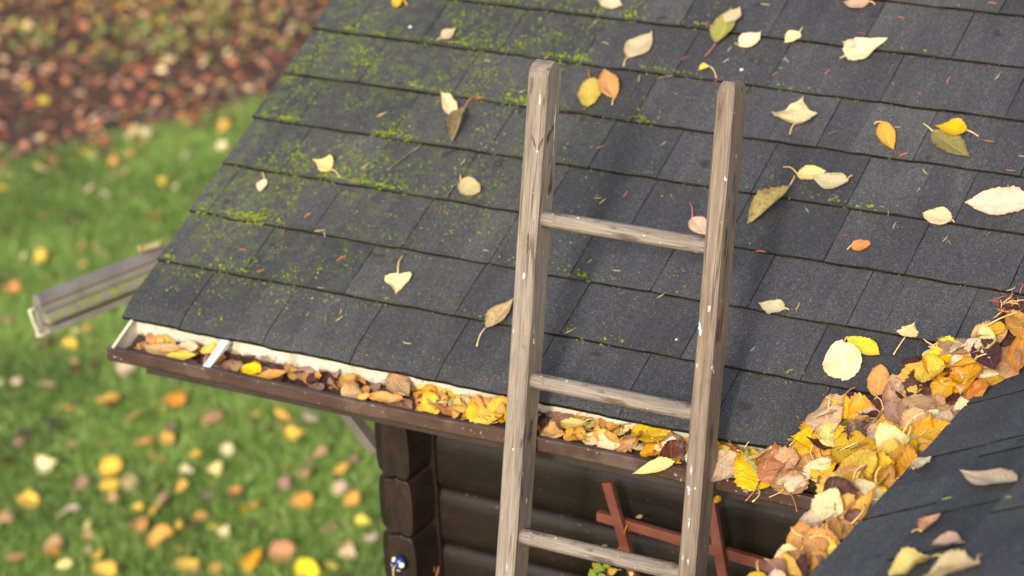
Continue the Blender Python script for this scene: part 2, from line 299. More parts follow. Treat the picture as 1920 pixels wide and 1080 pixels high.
def shingles(rows, T, u0f, u1f, joints, name, seed, drop=.008, butt=.0096, gap=.0009):
    """each course a strip of slabs, thin at the top, its butt standing on the course below; T(u,v,n) -> world"""
    rd = random.Random(seed); V = []; F = []; tone = []; edge = []
    mi = []
    def patch(ua, ub, va, vb, na, nb, tn, gl, gr, ends):
        f0 = len(F)
        nu = max(2, int((ub - ua) / .022)); nv = 5; b = len(V)
        for i in range(nv + 1):
            for j in range(nu + 1):
                fu = j / nu; fv = i / nv; u = ua + (ub - ua) * fu; v = va + (vb - va) * fv
                if i == 0: v += .0030 * noise.noise(Vector((u * 14, va * 9, seed))) + .0018 * noise.noise(Vector((u * 110, va * 9, seed)))
                if j == 0: u += gl + .0011 * noise.noise(Vector((v * 40, ua * 9, seed)))
                if j == nu: u -= gr + .0011 * noise.noise(Vector((v * 40, ub * 9, seed + 3)))
                n = na + (nb - na) * fv + .0028 * noise.noise(Vector((u * 9, va * 9, seed))) * (1 - fv)
                V.append(T(u, v, n)); edge.append(max(0, 1 - (v - va) / .030) if va >= 0 else 0); tone.append(tn)
        m = nu + 1
        for i in range(nv):
            for j in range(nu): F.append((b + i * m + j, b + i * m + j + 1, b + (i + 1) * m + j + 1, b + (i + 1) * m + j))
        mi.extend([0] * (len(F) - f0)); f0 = len(F)
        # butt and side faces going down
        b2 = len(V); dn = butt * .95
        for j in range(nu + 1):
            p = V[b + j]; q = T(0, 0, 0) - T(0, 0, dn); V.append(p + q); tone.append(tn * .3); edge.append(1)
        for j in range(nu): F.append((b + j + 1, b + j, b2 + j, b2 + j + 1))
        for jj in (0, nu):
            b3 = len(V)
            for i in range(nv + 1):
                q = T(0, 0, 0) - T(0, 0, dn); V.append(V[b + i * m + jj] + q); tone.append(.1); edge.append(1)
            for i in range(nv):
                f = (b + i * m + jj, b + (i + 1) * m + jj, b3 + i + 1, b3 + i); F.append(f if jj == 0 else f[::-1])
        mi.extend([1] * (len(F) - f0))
    for k in rows:
        va = k * E - (drop if k == 0 else 0); vb = (k + 1) * E + .012
        u0, u1 = u0f(k), u1f(k)
        js = [u for u in joints.get(k, []) if u0 + .03 < u < u1 - .03] if joints else []
        u = js[-1] if js else u0 + rd.uniform(.08, .2)
        if not js: js.append(u)
        while u < u1 - .24:
            u += rd.uniform(.17, .26); js.append(u)
        cuts = [u0] + js + [u1]
        t_prev = .5
        for a, b in zip(cuts, cuts[1:]):
            # tone panels inside a tab
            t = rd.choice([.12, .3, .5, .62, .85]); nb_ = butt * .18
            inner = [a]
            if b - a > .12 and rd.random() < .65: inner.append(a + (b - a) * rd.uniform(.3, .7))
            inner.append(b)
            for q, (x, y) in enumerate(zip(inner, inner[1:])):
                t2 = t if q == 0 else min(1, max(0, t + rd.choice([-.3, .3])))
                patch(x, y, va, vb, butt + (0 if k else -.001), nb_, t2 + rd.uniform(-.06, .06), gap if q == 0 and x > u0 else 0, gap if q == len(inner) - 2 and y < u1 else 0, None)
    me = bpy.data.meshes.new(name); me.from_pydata([tuple(v) for v in V], [], F); me.polygons.foreach_set('material_index', mi)
    for nm, dat in (('tone', tone), ('edge', edge)):
        at_ = me.attributes.new(nm, 'FLOAT', 'POINT'); at_.data.foreach_set('value', dat)
    me.update(); return me
XW, ZW = 1.868, 0.151                                         # eave line of the wing roof
def roofT(u, v, n):
    P = roofpt(u, v, n)
    if v < 0.02: P.z -= .35 * (0.02 - v) ** 2 / .03
    return P
me = shingles(range(0, 17), roofT, lambda k: .0 + .002 * math.sin(k * 9), lambda k: 3.4, JOINTS, 'front_roof', 5)
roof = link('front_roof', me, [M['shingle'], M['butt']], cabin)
def wingT(u, v, n):   # u runs along -Y .. +Y, v up the wing slope (toward +X)
    return Vector((XW + v * math.cos(PITCH) - n * math.sin(PITCH), u, ZW + v * math.sin(PITCH) + n * math.cos(PITCH)))
# the wing roof stops at the valley: y(v) where both slopes meet
def wing_end(k): return (ZW + (k + .5) * E * math.sin(PITCH)) / TN + .03
rd_ = random.Random(3)
WJ = {}
for k, pts in {0: [(1728, 863), (1733, 870), (1630, 981), (1827, 764)], 1: [(1872, 836), (1850, 862), (1760, 972), (1600, 1079)], 2: [(1778, 927), (1767, 998), (1905, 800)]}.items():
    WJ[k] = sorted(at(a, b, (XW, 0, ZW), (-math.sin(PITCH), 0, math.cos(PITCH))).y for a, b in pts)
    WJ[k] = [y for i, y in enumerate(WJ[k]) if i == 0 or y - WJ[k][i - 1] > .03]
me = shingles(range(0, 9), wingT, lambda k: -1.9, wing_end, WJ, 'wing_roof', 21, gap=.0045)
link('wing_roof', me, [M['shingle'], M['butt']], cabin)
# decking, underlay and back slope
mb = MB()
for (a, b, n0) in [(-.004, 2.42, -.004)]:
    q = [roofT(.01, .0, n0), roofT(3.4, .0, n0), roofpt(3.4, b, n0), roofpt(.01, b, n0)]; z = [p - NR * .016 for p in q]
    mb.add(q + z, [(0, 1, 2, 3), (7, 6, 5, 4), (0, 4, 5, 1), (1, 5, 6, 2), (2, 6, 7, 3), (3, 7, 4, 0)])
mb.build('roof_deck', M['dark'], cabin)
mb = MB(); rY = 2.43 * math.cos(PITCH); rZ = 2.43 * math.sin(PITCH)
mb.prism([(0, 0), (1.6, -.82), (1.6, -.85), (0, -.03)], (0, rY, rZ), (3.4, rY, rZ), (0, 1, 0), (0, 0, 1)); mb.build('back_roof', M['dark'], cabin)
mb = MB(); mb.prism([(0, -.004), (1.25, 1.25 * TN - .004), (1.25, 1.25 * TN - .03), (0, -.03)], (XW + .012, -1.9, ZW), (XW + .012, .32, ZW), (1, 0, 0), (0, 0, 1)); mb.build('wing_deck', M['dark'], cabin)
# drip edge strip just under the first course, and rake board
mb = MB(); mb.prism([(-.004, -.004), (.03, .010), (.03, -.008), (-.004, -.010)], (.036, .004, -.002), (1.74, .004, -.002), (0, 1, 0), (0, 0, 1)); mb.build('drip_edge', M['trim'], cabin)
mb = MB(); q0 = roofpt(.035, .06, -.024); q1 = roofpt(.035, 2.4, -.024); mb.prism([(0, 0), (.018, 0), (.018, -.10), (0, -.10)], q0, q1, (1, 0, 0), NR); mb.build('rake_board', M['trim'], cabin)

# ------------------------------------------------------------ gutters of the cabin
LY, LZ = -.078, -.050
def gutter(T, x0, x1, name):
    """T(x, y, z): x along the gutter, y from the eave line (negative is outward)"""
    outer = [(.010, -.008), (.010, -.098), (-.040, -.098), (-.058, -.086), (-.060, -.078), (-.083, -.074), (-.086, -.070), (-.0865, -.0475), (-.084, -.045), (-.072, -.0455), (-.070, -.049)]
    th = .0014
    inner = [(.0085, -.008), (.0085, -.0965), (-.039, -.0965), (-.0565, -.085), (-.0585, -.077), (-.0815, -.0725), (-.0848, -.069), (-.0850, -.0485), (-.0835, -.0465), (-.0725, -.047), (-.071, -.049)]
    mb = MB(); N = 60; n = len(outer)
    for prof, mi, fl in ((outer, 0, 0), (inner, 1, 1)):
        vs = []
        for i in range(N + 1):
            x = x0 + (x1 - x0) * i / N; sag = .0016 * math.sin(x * 7) + .001 * noise.noise(Vector((x * 9, 1, 2)))
            for y, z in prof: vs.append(T(x, y + (.6 * sag if y < 0 else 0), z + sag * (1 if y < 0 else 0)))
        fs = []
        for i in range(N):
            for k in range(n - 1):
                f = (i * n + k, i * n + k + 1, (i + 1) * n + k + 1, (i + 1) * n + k); fs.append(f[::-1] if fl else f)
        mb.add(vs, fs, mi, False)
    # join the two skins at the open edges
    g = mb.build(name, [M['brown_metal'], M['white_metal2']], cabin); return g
def plainT(x, y, z): return Vector((x, y, z))
gut = gutter(plainT, .013, 1.80, 'gutter')
def child_of(mb, name, mat, par, grand):
    o = mb.build(name, mat); o.parent = par; return o
mb = MB()   # end cap: white plate with folded rim
cap = [(.010, -.008), (.010, -.098), (-.040, -.098), (-.058, -.086), (-.083, -.074), (-.086, -.052), (-.078, -.046), (.0, -.014), (.008, -.009)]
mb.prism(cap, (.0195, 0, 0), (.0215, 0, 0), (0, 1, 0), (0, 0, 1))
mb.prism([(-.082, -.0475), (-.078, -.0445), (.004, -.0045), (.004, -.0085)], (.0205, 0, 0), (.0275, 0, 0), (0, 1, 0), (0, 0, 1))
mb.build('end_cap', M['white_metal']).parent = gut
SX = at(387, 690, (0, -.078, -.05), (0, 1, 0)).x
for i, x in enumerate((SX, 1.70)):   # straps across the gutter
    mb = MB(); hw = .009 if i == 0 else .006
    pr = [(-.083, -.0445), (-.06, -.038), (-.02, -.018), (.004, -.008), (.008, -.008)]
    q = pr + [(a, b - .002) for a, b in reversed(pr)]
    mb.prism(q, (x - hw, 0, 0), (x + hw, 0, 0), (0, 1, 0), (0, 0, 1))
    if i == 0:
        mb.prism([(-.083, -.0455), (-.02, -.020), (.006, -.008), (.006, -.016), (-.02, -.028)], (x + hw - .0012, 0, 0), (x + hw + .0004, 0, 0), (0, 1, 0), (0, 0, 1))
    mb.build('gutter_strap', M['white_strap'] if i == 0 else M['grey_metal']).parent = gut
GX = 1.752
def wingG(x, y, z): return Vector((XW + y * 1.25 + .0, x, ZW + z))
gut2 = gutter(wingG, -1.9, .16, 'wing_gutter')
gut2.data.materials[0] = M['grey_metal']; gut2.data.materials[1] = M['grey_metal']
mb = MB(); mb.prism([(.0, 0), (.02, 0), (.02, -.13), (0, -.13)], (.03, .0125, -.010), (1.80, .0125, -.010), (0, 1, 0), (0, 0, 1)); mb.build('fascia_board', M['trim'], cabin)
mb = MB(); mb.prism([(.0, 0), (.02, 0), (.02, -.12), (0, -.12)], (XW + .053, -1.9, ZW - .012), (XW + .053, .25, ZW - .012), (1, 0, 0), (0, 0, 1)); mb.build('wing_fascia', M['trim'], cabin)
mb = MB(); mb.prism([(.034, -.142), (.32, -.142), (.32, -.128), (.034, -.128)], (.06, 0, 0), (3.2, 0, 0), (0, 1, 0), (0, 0, 1)); mb.build('soffit', M['trim'], cabin)

# ------------------------------------------------------------ log walls
def log_profile(h, bulge, n=7):
    "half profile of a milled log: flat face with rounded shoulders; returns (out, z) from bottom to top"
    r = h * .30; pts = []
    for i in range(n + 1):
        a = math.pi / 2 * i / n; pts.append((-bulge + bulge * math.sin(a), r - r * math.cos(a)))
    top = [(x, h - z) for x, z in reversed(pts)]
    return pts + top
LH = .1355
def log_wall(name, z_first, count, origin, axis, out, length, mat, depth=.07):
    mb = MB(); origin, axis, out = Vector(origin), Vector(axis), Vector(out)
    pr = log_profile(LH - .001, .021)
    for k in range(count):
        z = z_first - (k + 1) * LH
        prof = [(x, zz) for x, zz in pr] + [(-depth, LH - .001), (-depth, 0)]
        mb.prism(prof, origin + Vector((0, 0, z)), origin + axis * length + Vector((0, 0, z)), out, (0, 0, 1), 0, True)
    o = mb.build(name, mat, cabin)
    for p in o.data.polygons: p.use_smooth = len(p.vertices) == 4
    m = o.modifiers.new('es', 'EDGE_SPLIT'); m.split_angle = R(40); return o
log_wall('front_wall', -.03, 17, (.50, .30, 0), (1, 0, 0), (0, -1, 0), 2.6, M['log'])
log_wall('gable_wall', -.105, 17, (.463, .215, 0), (0, 1, 0), (-1, 0, 0), 1.9, M['log'])
# protruding log ends at the corner
ends = MB()
for k in range(17):
    z1 = -.105 - k * LH; z0 = z1 - LH + .0015; h = z1 - z0
    main = [(.4865, z0 + .010), (.489, z0 + .003), (.497, z0), (.510, z0 + .003), (.518, z0 + .007), (.526, z0 + .003), (.542, z0 + .001), (.549, z0 + .008), (.5525, z0 + .025),
            (.5545, z1 - .060), (.5525, z1 - .022), (.549, z1 - .007), (.542, z1), (.526, z1 - .0005), (.518, z1 + .004), (.510, z1 - .0005), (.497, z1 - .003), (.489, z1 - .003), (.4865, z1 - .009)]
    ends.prism(main, (0, .20, 0), (0, .36, 0), (1, 0, 0), (0, 0, 1))
    side = [(.492, z0 + .001), (.471, z0 + .002), (.464, z0 + .010), (.461, z0 + .035), (.461, z1 - .035), (.464, z1 - .010), (.471, z1 - .002), (.492, z1 - .001)]
    ends.prism(side[::-1], (0, .216, 0), (0, .36, 0), (1, 0, 0), (0, 0, 1))
le = bevel(ends.build('log_ends', M['logend'], cabin), .003, 2)
mb = MB(); mb.prism([(0, 0), (.03, 0), (.03, 2.2), (0, 2.2)], (.56, .292, -2.4), (.56, .32, -2.4), (-1, 0, 0), (0, 0, 1)); mb.build('corner_post', M['log'], cabin)
# brace under the overhang
a = at(625, 752, (0, .26, 0), (0, 1, 0)); b = at(694, 842, (0, .26, 0), (0, 1, 0)); dd = (b - a).normalized(); nn = Vector((dd.z, 0, -dd.x))
mb = MB(); mb.prism([(-.011, 0), (.011, 0), (.011, .03), (-.011, .03)], a - dd * .12, b + dd * .012, nn, (0, 1, 0)); bevel(mb.build('overhang_brace', M['brace'], cabin), .001)
mb = MB(); mb.prism([(.0, 0), (.05, 0), (.05, -.08), (0, -.08)], (.04, .24, -.0), (.47, .24, -.0), (0, 1, 0), (0, 0, 1)); mb.build('purlin', M['trim'], cabin)
mb = MB(); mb.prism([(0, 0), (.03, 0), (.03, -.9), (0, -.9)], (XW + .16, -1.9, .02), (XW + .16, .3, .02), (1, 0, 0), (0, 0, 1)); mb.build('wing_wall', M['log'], cabin)

# ------------------------------------------------------------ ladder
PH = R(12.7); LD = Vector((0, math.sin(PH), math.cos(PH))); LN = Vector((0, -math.cos(PH), math.sin(PH)))
LP0 = Vector((0, -.1 - .048 / math.cos(PH), -.05))
lad = empty('wooden_ladder', tuple(LP0 + LD * -2.35 + Vector((1.2, 0, 0)))); tag(lad, 'weathered wooden ladder with paint stains leaning on the leaf filled gutter', 'ladder')
def ladP(x, s, off=0): return Vector((x, 0, 0)) + LP0 + LD * s - LN * off
LROT = Matrix(((1, 0, 0), (0, LD.z, LD.y), (0, -LD.y, LD.z)))  # local x, depth(-LN), along
def lad_obj(mb, name, mat, x, s, off=0, par=None):
    "mesh is in ladder axes: x, y = depth, z = along the ladder"
    o = mb.build(name, mat)
    mt = Matrix.Translation(ladP(x, s, off)) @ Matrix(((1, 0, 0, 0), (0, LD.z, LD.y, 0), (0, -LD.y, LD.z, 0), (0, 0, 0, 1)))
    o.parent = par or lad; pl = lad.location if par is None else None
    if par is None: o.matrix_local = Matrix.Translation(-Vector(lad.location)) @ mt
    else: o.matrix_local = Matrix()
    return o
def stile(x0, x1, top, mat, dep, seed, round_):
    mb = MB(); rings = []; wd = x1 - x0; zs = [-2.3 + i * .05 for i in range(int((top + 2.3) / .05))] + [top - .03, top - .02, top - .012, top - .005, top - .001, top + .001]
    for z in zs:
        k = max(0, 1 - (top - z) / .03); f = math.sqrt(max(0.03, 1 - k * k)) if z > top - .03 else 1
        if z > top: f = .12
        wob = .0012 * noise.noise(Vector((seed, 0, z * 4))); wb2 = .0010 * noise.noise(Vector((seed + 5, 0, z * 5)))
        c = .0030 + .0012 * noise.noise(Vector((seed, 3, z * 9)))
        cy = dep / 2; hy = dep / 2 * (f if round_ == 'y' else (.6 + .4 * f)); hx = wd / 2 * ((.55 + .45 * f) if round_ == 'xy' else (.93 + .07 * f))
        rings.append([(wd / 2 - hx + c + wob, cy - hy + wb2, z), (wd / 2 + hx - c + wob, cy - hy + wb2, z), (wd / 2 + hx + wob, cy - hy + c + wb2, z), (wd / 2 + hx + wob, cy + hy - c + wb2, z),
                      (wd / 2 + hx - c + wob, cy + hy + wb2, z), (wd / 2 - hx + c + wob, cy + hy + wb2, z), (wd / 2 - hx + wob, cy + hy - c + wb2, z), (wd / 2 - hx + wob, cy - hy + c + wb2, z)])
    vs = [p for r in rings for p in r]; fs = []
    for i in range(len(rings) - 1):
        for k in range(8): fs.append((i * 8 + k, i * 8 + (k + 1) % 8, (i + 1) * 8 + (k + 1) % 8, (i + 1) * 8 + k))
    fs += [tuple(range(7, -1, -1)), tuple((len(rings) - 1) * 8 + k for k in range(8))]
    mb.add(vs, fs)
    return lad_obj(mb, 'stile', mat, x0, 0)
XL0, XL1, XR0, XR1 = 1.000, 1.041, 1.378, 1.412
sL = stile(XL0, XL1, .735, M['wood_a'], .056, 2, 'y'); sR = stile(XR0, XR1, .742, M['wood_b'], .057, 8, 'xy')
for i, z in enumerate([.445, .139, -.164, -.47, -.775, -1.08, -1.385, -1.69, -1.995]):
    mb = MB(); r = .0158; n = 14; pts = []
    for q in range(13):
        x = XL1 - .01 + (XR0 + .012 - XL1 + .01) * q / 12
        pts.append((x, .0 + .0006 * noise.noise(Vector((x * 9, z, 1))), .0006 * noise.noise(Vector((x * 9, z, 5)))))
    vs = []; fs = []
    for q, p in enumerate(pts):
        rr = r * (1 + .03 * noise.noise(Vector((p[0] * 12, z, 9))))
        for k in range(n): a = 2 * math.pi * k / n; vs.append((p[0], p[1] + rr * math.cos(a), p[2] + rr * math.sin(a)))
    for q in range(len(pts) - 1):
        for k in range(n): fs.append((q * n + k, (q + 1) * n + k, (q + 1) * n + (k + 1) % n, q * n + (k + 1) % n))
    fs += [tuple(range(n)), tuple(reversed([(len(pts) - 1) * n + k for k in range(n)]))]
    # mesh in rotated axes so that its own z runs along the rung (for the wood grain)
    vs = [(-v[2], v[1], v[0] - 1.2) for v in vs]; mb.add(vs, fs, 0, True)
    o = mb.build('rung', M['wood_r']); o.parent = lad
    mt = Matrix.Translation(ladP(1.2, z, .026)) @ Matrix(((1, 0, 0, 0), (0, LD.z, LD.y, 0), (0, -LD.y, LD.z, 0), (0, 0, 0, 1))) @ Matrix(((0, 0, 1, 0), (0, 1, 0, 0), (-1, 0, 0, 0), (0, 0, 0, 1)))
    o.matrix_local = Matrix.Translation(-Vector(lad.location)) @ mt
# paint and stains: small flat blotches on the faces. face 'f' = front, 's' = right side
def blotch(st, face, cx, s, w_, h_, mat, name, seed, lean=0.):
    rd = random.Random(seed); mb = MB(); n = 18; x0 = XL0 if st is sL else XR0; wd = (XL1 - XL0) if st is sL else (XR1 - XR0); e = .0016 if face == 'f' else .0014
    frag = [(0, 0, 1, 1)] if name == 'dark_stain' else [(0, rd.uniform(-.1, .1), .75, .5)] + [(rd.uniform(-.5, .5), rd.uniform(-1, 1), rd.uniform(.15, .45), rd.uniform(.08, .3)) for _ in range(6)]
    for fi, (fx, fz, kw_, kh) in enumerate(frag):
        pts = []
        for i in range(n):
            a = 2 * math.pi * i / n; r = .85 + 1.0 * noise.noise(Vector((math.cos(a) * 1.9, math.sin(a) * 1.9, seed * 3.1 + fi))) + rd.uniform(-.22, .22)
            b_ = h_ / 2 * (fz + kh * r * math.sin(a)); pts.append((w_ / 2 * (fx + kw_ * r * math.cos(a)) + lean * b_, b_))
        ee = e + fi * .00004
        if face == 'f': vs = [(cx + a, -ee, s + b) for a, b in pts]; cen = (cx + fx * w_ / 2, -ee - .0003, s + fz * h_ / 2)
        else: vs = [(wd + ee, cx + a, s + b) for a, b in pts]; cen = (wd + ee + .0003, cx + fx * w_ / 2, s + fz * h_ / 2)
        mb.add([cen] + vs, [(0, i + 1, (i + 1) % n + 1) for i in range(n)], 0, True)
    return lad_obj(mb, name, mat, x0, 0, 0, st)
for spec in [(sL, 'f', .030, .665, .006, .022, 'paint_white', 1, 0), (sL, 's', .038, .62, .006, .11, 'paint_white', 2, -.02), (sL, 's', .034, .615, .012, .016, 'stain', 3, .6), (sL, 's', .018, .598, .010, .030, 'stain', 4, .5),
             (sL, 'f', .022, .590, .0035, .032, 'stain', 5, -.55), (sL, 'f', .036, .585, .005, .02, 'stain', 6, .4), (sL, 'f', .024, .40, .006, .035, 'stain', 7, 0), (sL, 's', .035, .50, .008, .03, 'stain', 8, .1),
             (sL, 's', .012, .24, .0035, .055, 'paint_white', 9, -.14), (sL, 's', .024, .04, .014, .05, 'stain', 10, .1), (sL, 'f', .016, -.27, .006, .03, 'stain', 11, .1), (sL, 'f', .026, -.22, .004, .02, 'paint_white', 12, 0),
             (sR, 'f', .006, .30, .012, .026, 'paint_blue', 13, -.3), (sR, 'f', .012, .04, .005, .026, 'paint_blue', 14, 0), (sR, 'f', .010, .00, .008, .020, 'paint_white', 15, 0), (sR, 'f', .016, -.06, .006, .03, 'paint_blue', 16, 0),
             (sR, 'f', .021, -.19, .008, .055, 'paint_blue', 17, 0), (sR, 'f', .020, -.13, .004, .012, 'paint_white', 24, 0), (sR, 'f', .014, -.25, .005, .03, 'paint_white', 18, .2), (sR, 'f', .012, -.31, .012, .020, 'paint_blue', 19, .1), (sR, 's', .012, .30, .007, .05, 'stain', 20, 0),
             (sR, 's', .024, .31, .006, .07, 'stain', 21, 0), (sR, 's', .014, .46, .006, .05, 'stain', 22, 0), (sR, 's', .020, .10, .008, .05, 'stain', 23, 0), (sR, 's', .012, .53, .005, .03, 'stain', 25, 0)]:
    blotch(spec[0], spec[1], spec[2], spec[3], spec[4], spec[5], M[spec[6]], 'dark_stain' if spec[6] == 'stain' else 'paint_splash', spec[7], spec[8])

# ------------------------------------------------------------ neighbour's gutter beyond the rake
FZ = -.30; A0 = at(72, 556, (0, 0, FZ), (0, 0, 1)); A1 = at(303, 466, (0, 0, FZ), (0, 0, 1)); fd = (A1 - A0); fd.z = 0; fd.normalize(); fo = Vector((fd.y, -fd.x, 0))
fg = empty('roof_gutter', tuple(A0)); tag(fg, 'weathered brown stepped gutter with moss and a white end bracket beyond the left roof edge', 'gutter')
prof = [(-.024, -.010), (-.020, -.002), (0, 0), (.006, -.021), (-.004, -.023), (.009, -.026), (.016, -.039), (.006, -.041), (.019, -.043), (.036, -.056), (.036, -.064), (.008, -.066), (.008, -.075), (.028, -.077), (.033, -.089), (.0, -.096), (-.024, -.096)]
mb = MB(); a = Vector(A0); b = a + fd * 1.6; n = len(prof); N = 12
vs = [a + fd * (1.6 * i / N) + fo * x + Vector((0, 0, z)) for i in range(N + 1) for x, z in prof]
fs = [(i * n + k, i * n + (k + 1) % n, (i + 1) * n + (k + 1) % n, (i + 1) * n + k) for i in range(N) for k in range(n)] + [tuple(range(n - 1, -1, -1))]
mb.add(vs, fs); o = mb.build('gutter_body', M['far'], fg)
at_ = o.data.attributes.new('moss', 'FLOAT', 'POINT'); at_.data.foreach_set('value', [1. if k in (8, 9, 10) else (.4 if k in (5, 6, 12, 13) else 0.) for i in range(N + 1) for k in range(n)])
mb = MB()
def P_(x, z, f=-.006): return a + fd * f + fo * x + Vector((0, 0, z))
def Q_(x, y): return at(x, y, a + fo * .02, fo)
mb.tube([Q_(70, 577), Q_(55, 582), Q_(62, 602), Q_(70, 620), Q_(70, 629)], .0042, 8)
mb.tube([Q_(69, 628), Q_(76, 629), Q_(116, 612)], .0052, 8)
mb.build('end_bracket', M['white_metal'], fg)
mb = MB(); mb.prism([(-.03, -.10), (.02, -.10), (.02, -2.1), (-.03, -2.1)], a + fd * 1.2, a + fd * 1.25, fo, (0, 0, 1)); mb.build('support_post', M['far'], fg)

# ------------------------------------------------------------ trellis, ornament, plants by the wall
YT = .235
def wallpt(x_, y_, Y=YT): return at(x_, y_, (0, Y, 0), (0, 1, 0))
tr = empty('garden_trellis', tuple(wallpt(1200, 1075))); tag(tr, 'red brown diagonal wooden trellis leaning on the dark log wall behind the ladder', 'trellis')
def slat(p, q, Y, wd=.021, th=.014):
    a = wallpt(*p, Y); b = wallpt(*q, Y); d = (b - a).normalized(); n = Vector((d.z, 0, -d.x)); mb = MB()
    mb.prism([(-wd / 2, 0), (wd / 2, 0), (wd / 2, th), (-wd / 2, th)], a, b, n, (0, 1, 0)); bevel(mb.build('slat', M['trellis'], tr), .0012)
slat((1136, 906), (1214, 1180), YT - .016); slat((1118, 969), (1262, 1011), YT); slat((1258, 1010), (1560, 1098), YT + .001, .023); slat((1322, 900), (1375, 1200), YT - .017, .022)
slat((1545, 930), (1500, 1200), YT - .016)
mb = MB(); c = wallpt(1178, 990, YT - .003); mb.tube([c + Vector((math.cos(t) * .004, -.003 + .012 * math.sin(t), .014 * math.cos(t * 1.0))) for t in [i * .5 for i in range(13)]], .0013, 6)
mb.build('tie', simple('yellow_tie', srgb(190, 140, 30), srgb(160, 110, 30)), tr)
orn = empty('hanging_ornament', tuple(at(748, 1056, (0, .185, 0), (0, 1, 0)))); tag(orn, 'small blue ball ornament with cream dots hung on the corner log end', 'ornament')
bm = bmesh.new(); bmesh.ops.create_uvsphere(bm, u_segments=24, v_segments=16, radius=.0175)
for v in bm.verts: v.co.y *= .75
for f in bm.faces: f.smooth = True
me = bpy.data.meshes.new('ball'); bm.to_mesh(me); bm.free(); q = NM('blue_glaze'); q.fin(q.ramp(q.noise(q.coord(), 40, 3), [(.3, srgb(20, 36, 84)), (.7, srgb(34, 58, 120))]), .2)
bl = link('ball', me, q.m, orn); bl.matrix_parent_inverse = Matrix(); bl.location = (0, 0, 0)
cr = simple('cream_dot', srgb(222, 212, 160), srgb(240, 232, 190), 40, .3)
for dx, dz, rr in [(-.0075, .0115, .0055), (.0125, .002, .0055), (-.013, -.004, .005), (.003, -.013, .005)]:
    yy = -.75 * math.sqrt(max(0, .0175 ** 2 - dx * dx - dz * dz)); nrm = Vector((dx, yy / .5625, dz)).normalized()
    mb = MB(); t1 = nrm.orthogonal().normalized(); t2 = nrm.cross(t1); c = Vector((dx, yy, dz)) + nrm * .0002
    mb.add([c + nrm * .0012] + [c + (t1 * math.cos(i * .5236) + t2 * math.sin(i * .5236)) * rr for i in range(12)], [(0, i + 1, (i + 1) % 12 + 1) for i in range(12)], 0, True)
    o = mb.build('dot', cr); o.parent = bl
    mb = MB()
mb.tube([(0, -.012, .002), (-.001, -.022, -.002), (-.002, -.021, -.02), (-.002, -.020, -.05)], .0018, 8); o = mb.build('hook', simple('wire_hook', srgb(170, 150, 110), srgb(200, 180, 140), 40, .35)); o.parent = orn
tw = MB(); p = wallpt(822, 1095, .28); tw.tube([p, p + Vector((0, -.004, .02)), p + Vector((.004, 0, .045))], [.003, .002, .001], 6)
for i in range(5): c = p + Vector((random.uniform(-.004, .006), -.004, .012 + i * .007)); tw.tube([c, c + Vector((random.uniform(-.004, .004), -.004, .006))], [.0025, .0008], 5)
tag(tw.build('dry_twig', STEM['red']), 'small dry brown twig sticking up beside the corner of the log wall', 'twig')

# ------------------------------------------------------------ leaves, one by one
def place_leaf(o, P0, xdir, nrm, lift=0.):
    x = xdir.normalized(); z = (nrm - x * nrm.dot(x)).normalized(); y = z.cross(x)
    m = Matrix((x, y, z)).transposed().to_4x4(); m.translation = P0 + nrm * lift; o.matrix_world = m
def roof_leaf(base, tip, wpx, kind, mat, label, stem=None, fold=.10, curl=.15, roll=.1, und=.7, seed=0, lift=.0045, stemmat='pale', plane=None, serr=.03, twist=0., tilt=0., jag=.12):
    p0, n = plane or (roofpt(0, 0, .0082), NR)
    a = at(*base, p0, n); b = at(*tip, p0, n); L = (b - a).length; x = (b - a).normalized(); y = n.cross(x).normalized(); mid = (a + b) / 2
    u0, u1 = Vector(px(mid - y * .01)), Vector(px(mid + y * .01)); t0, t1 = Vector(px(a)), Vector(px(b)); td = (t1 - t0).normalized()
    per = abs((u1 - u0).x * td.y - (u1 - u0).y * td.x) / .02; W = wpx / max(per, 60)
    me = leaf_mesh('fallen_leaf', kind, L, W, fold, curl, roll, und, serr, seed, twist, jag); o = link('fallen_leaf', me, LM[mat])
    place_leaf(o, a, x, n, lift)
    if tilt: o.matrix_world = o.matrix_world @ Matrix.Rotation(tilt, 4, 'X')
    tag(o, label, 'leaf', 'leaves lying loose on the shingles')
    if stem:
        c = at(*stem, p0, n); v = o.matrix_world.inverted() @ (c + n * .003); s = link('stem', stem_mesh(v, .0011, random.uniform(-.12, .12), curl * L * .1225), STEM[stemmat]); s.parent = o
    return o
WP = (wingT(0, 0, .006), Vector((-math.sin(PITCH), 0, math.cos(PITCH))))
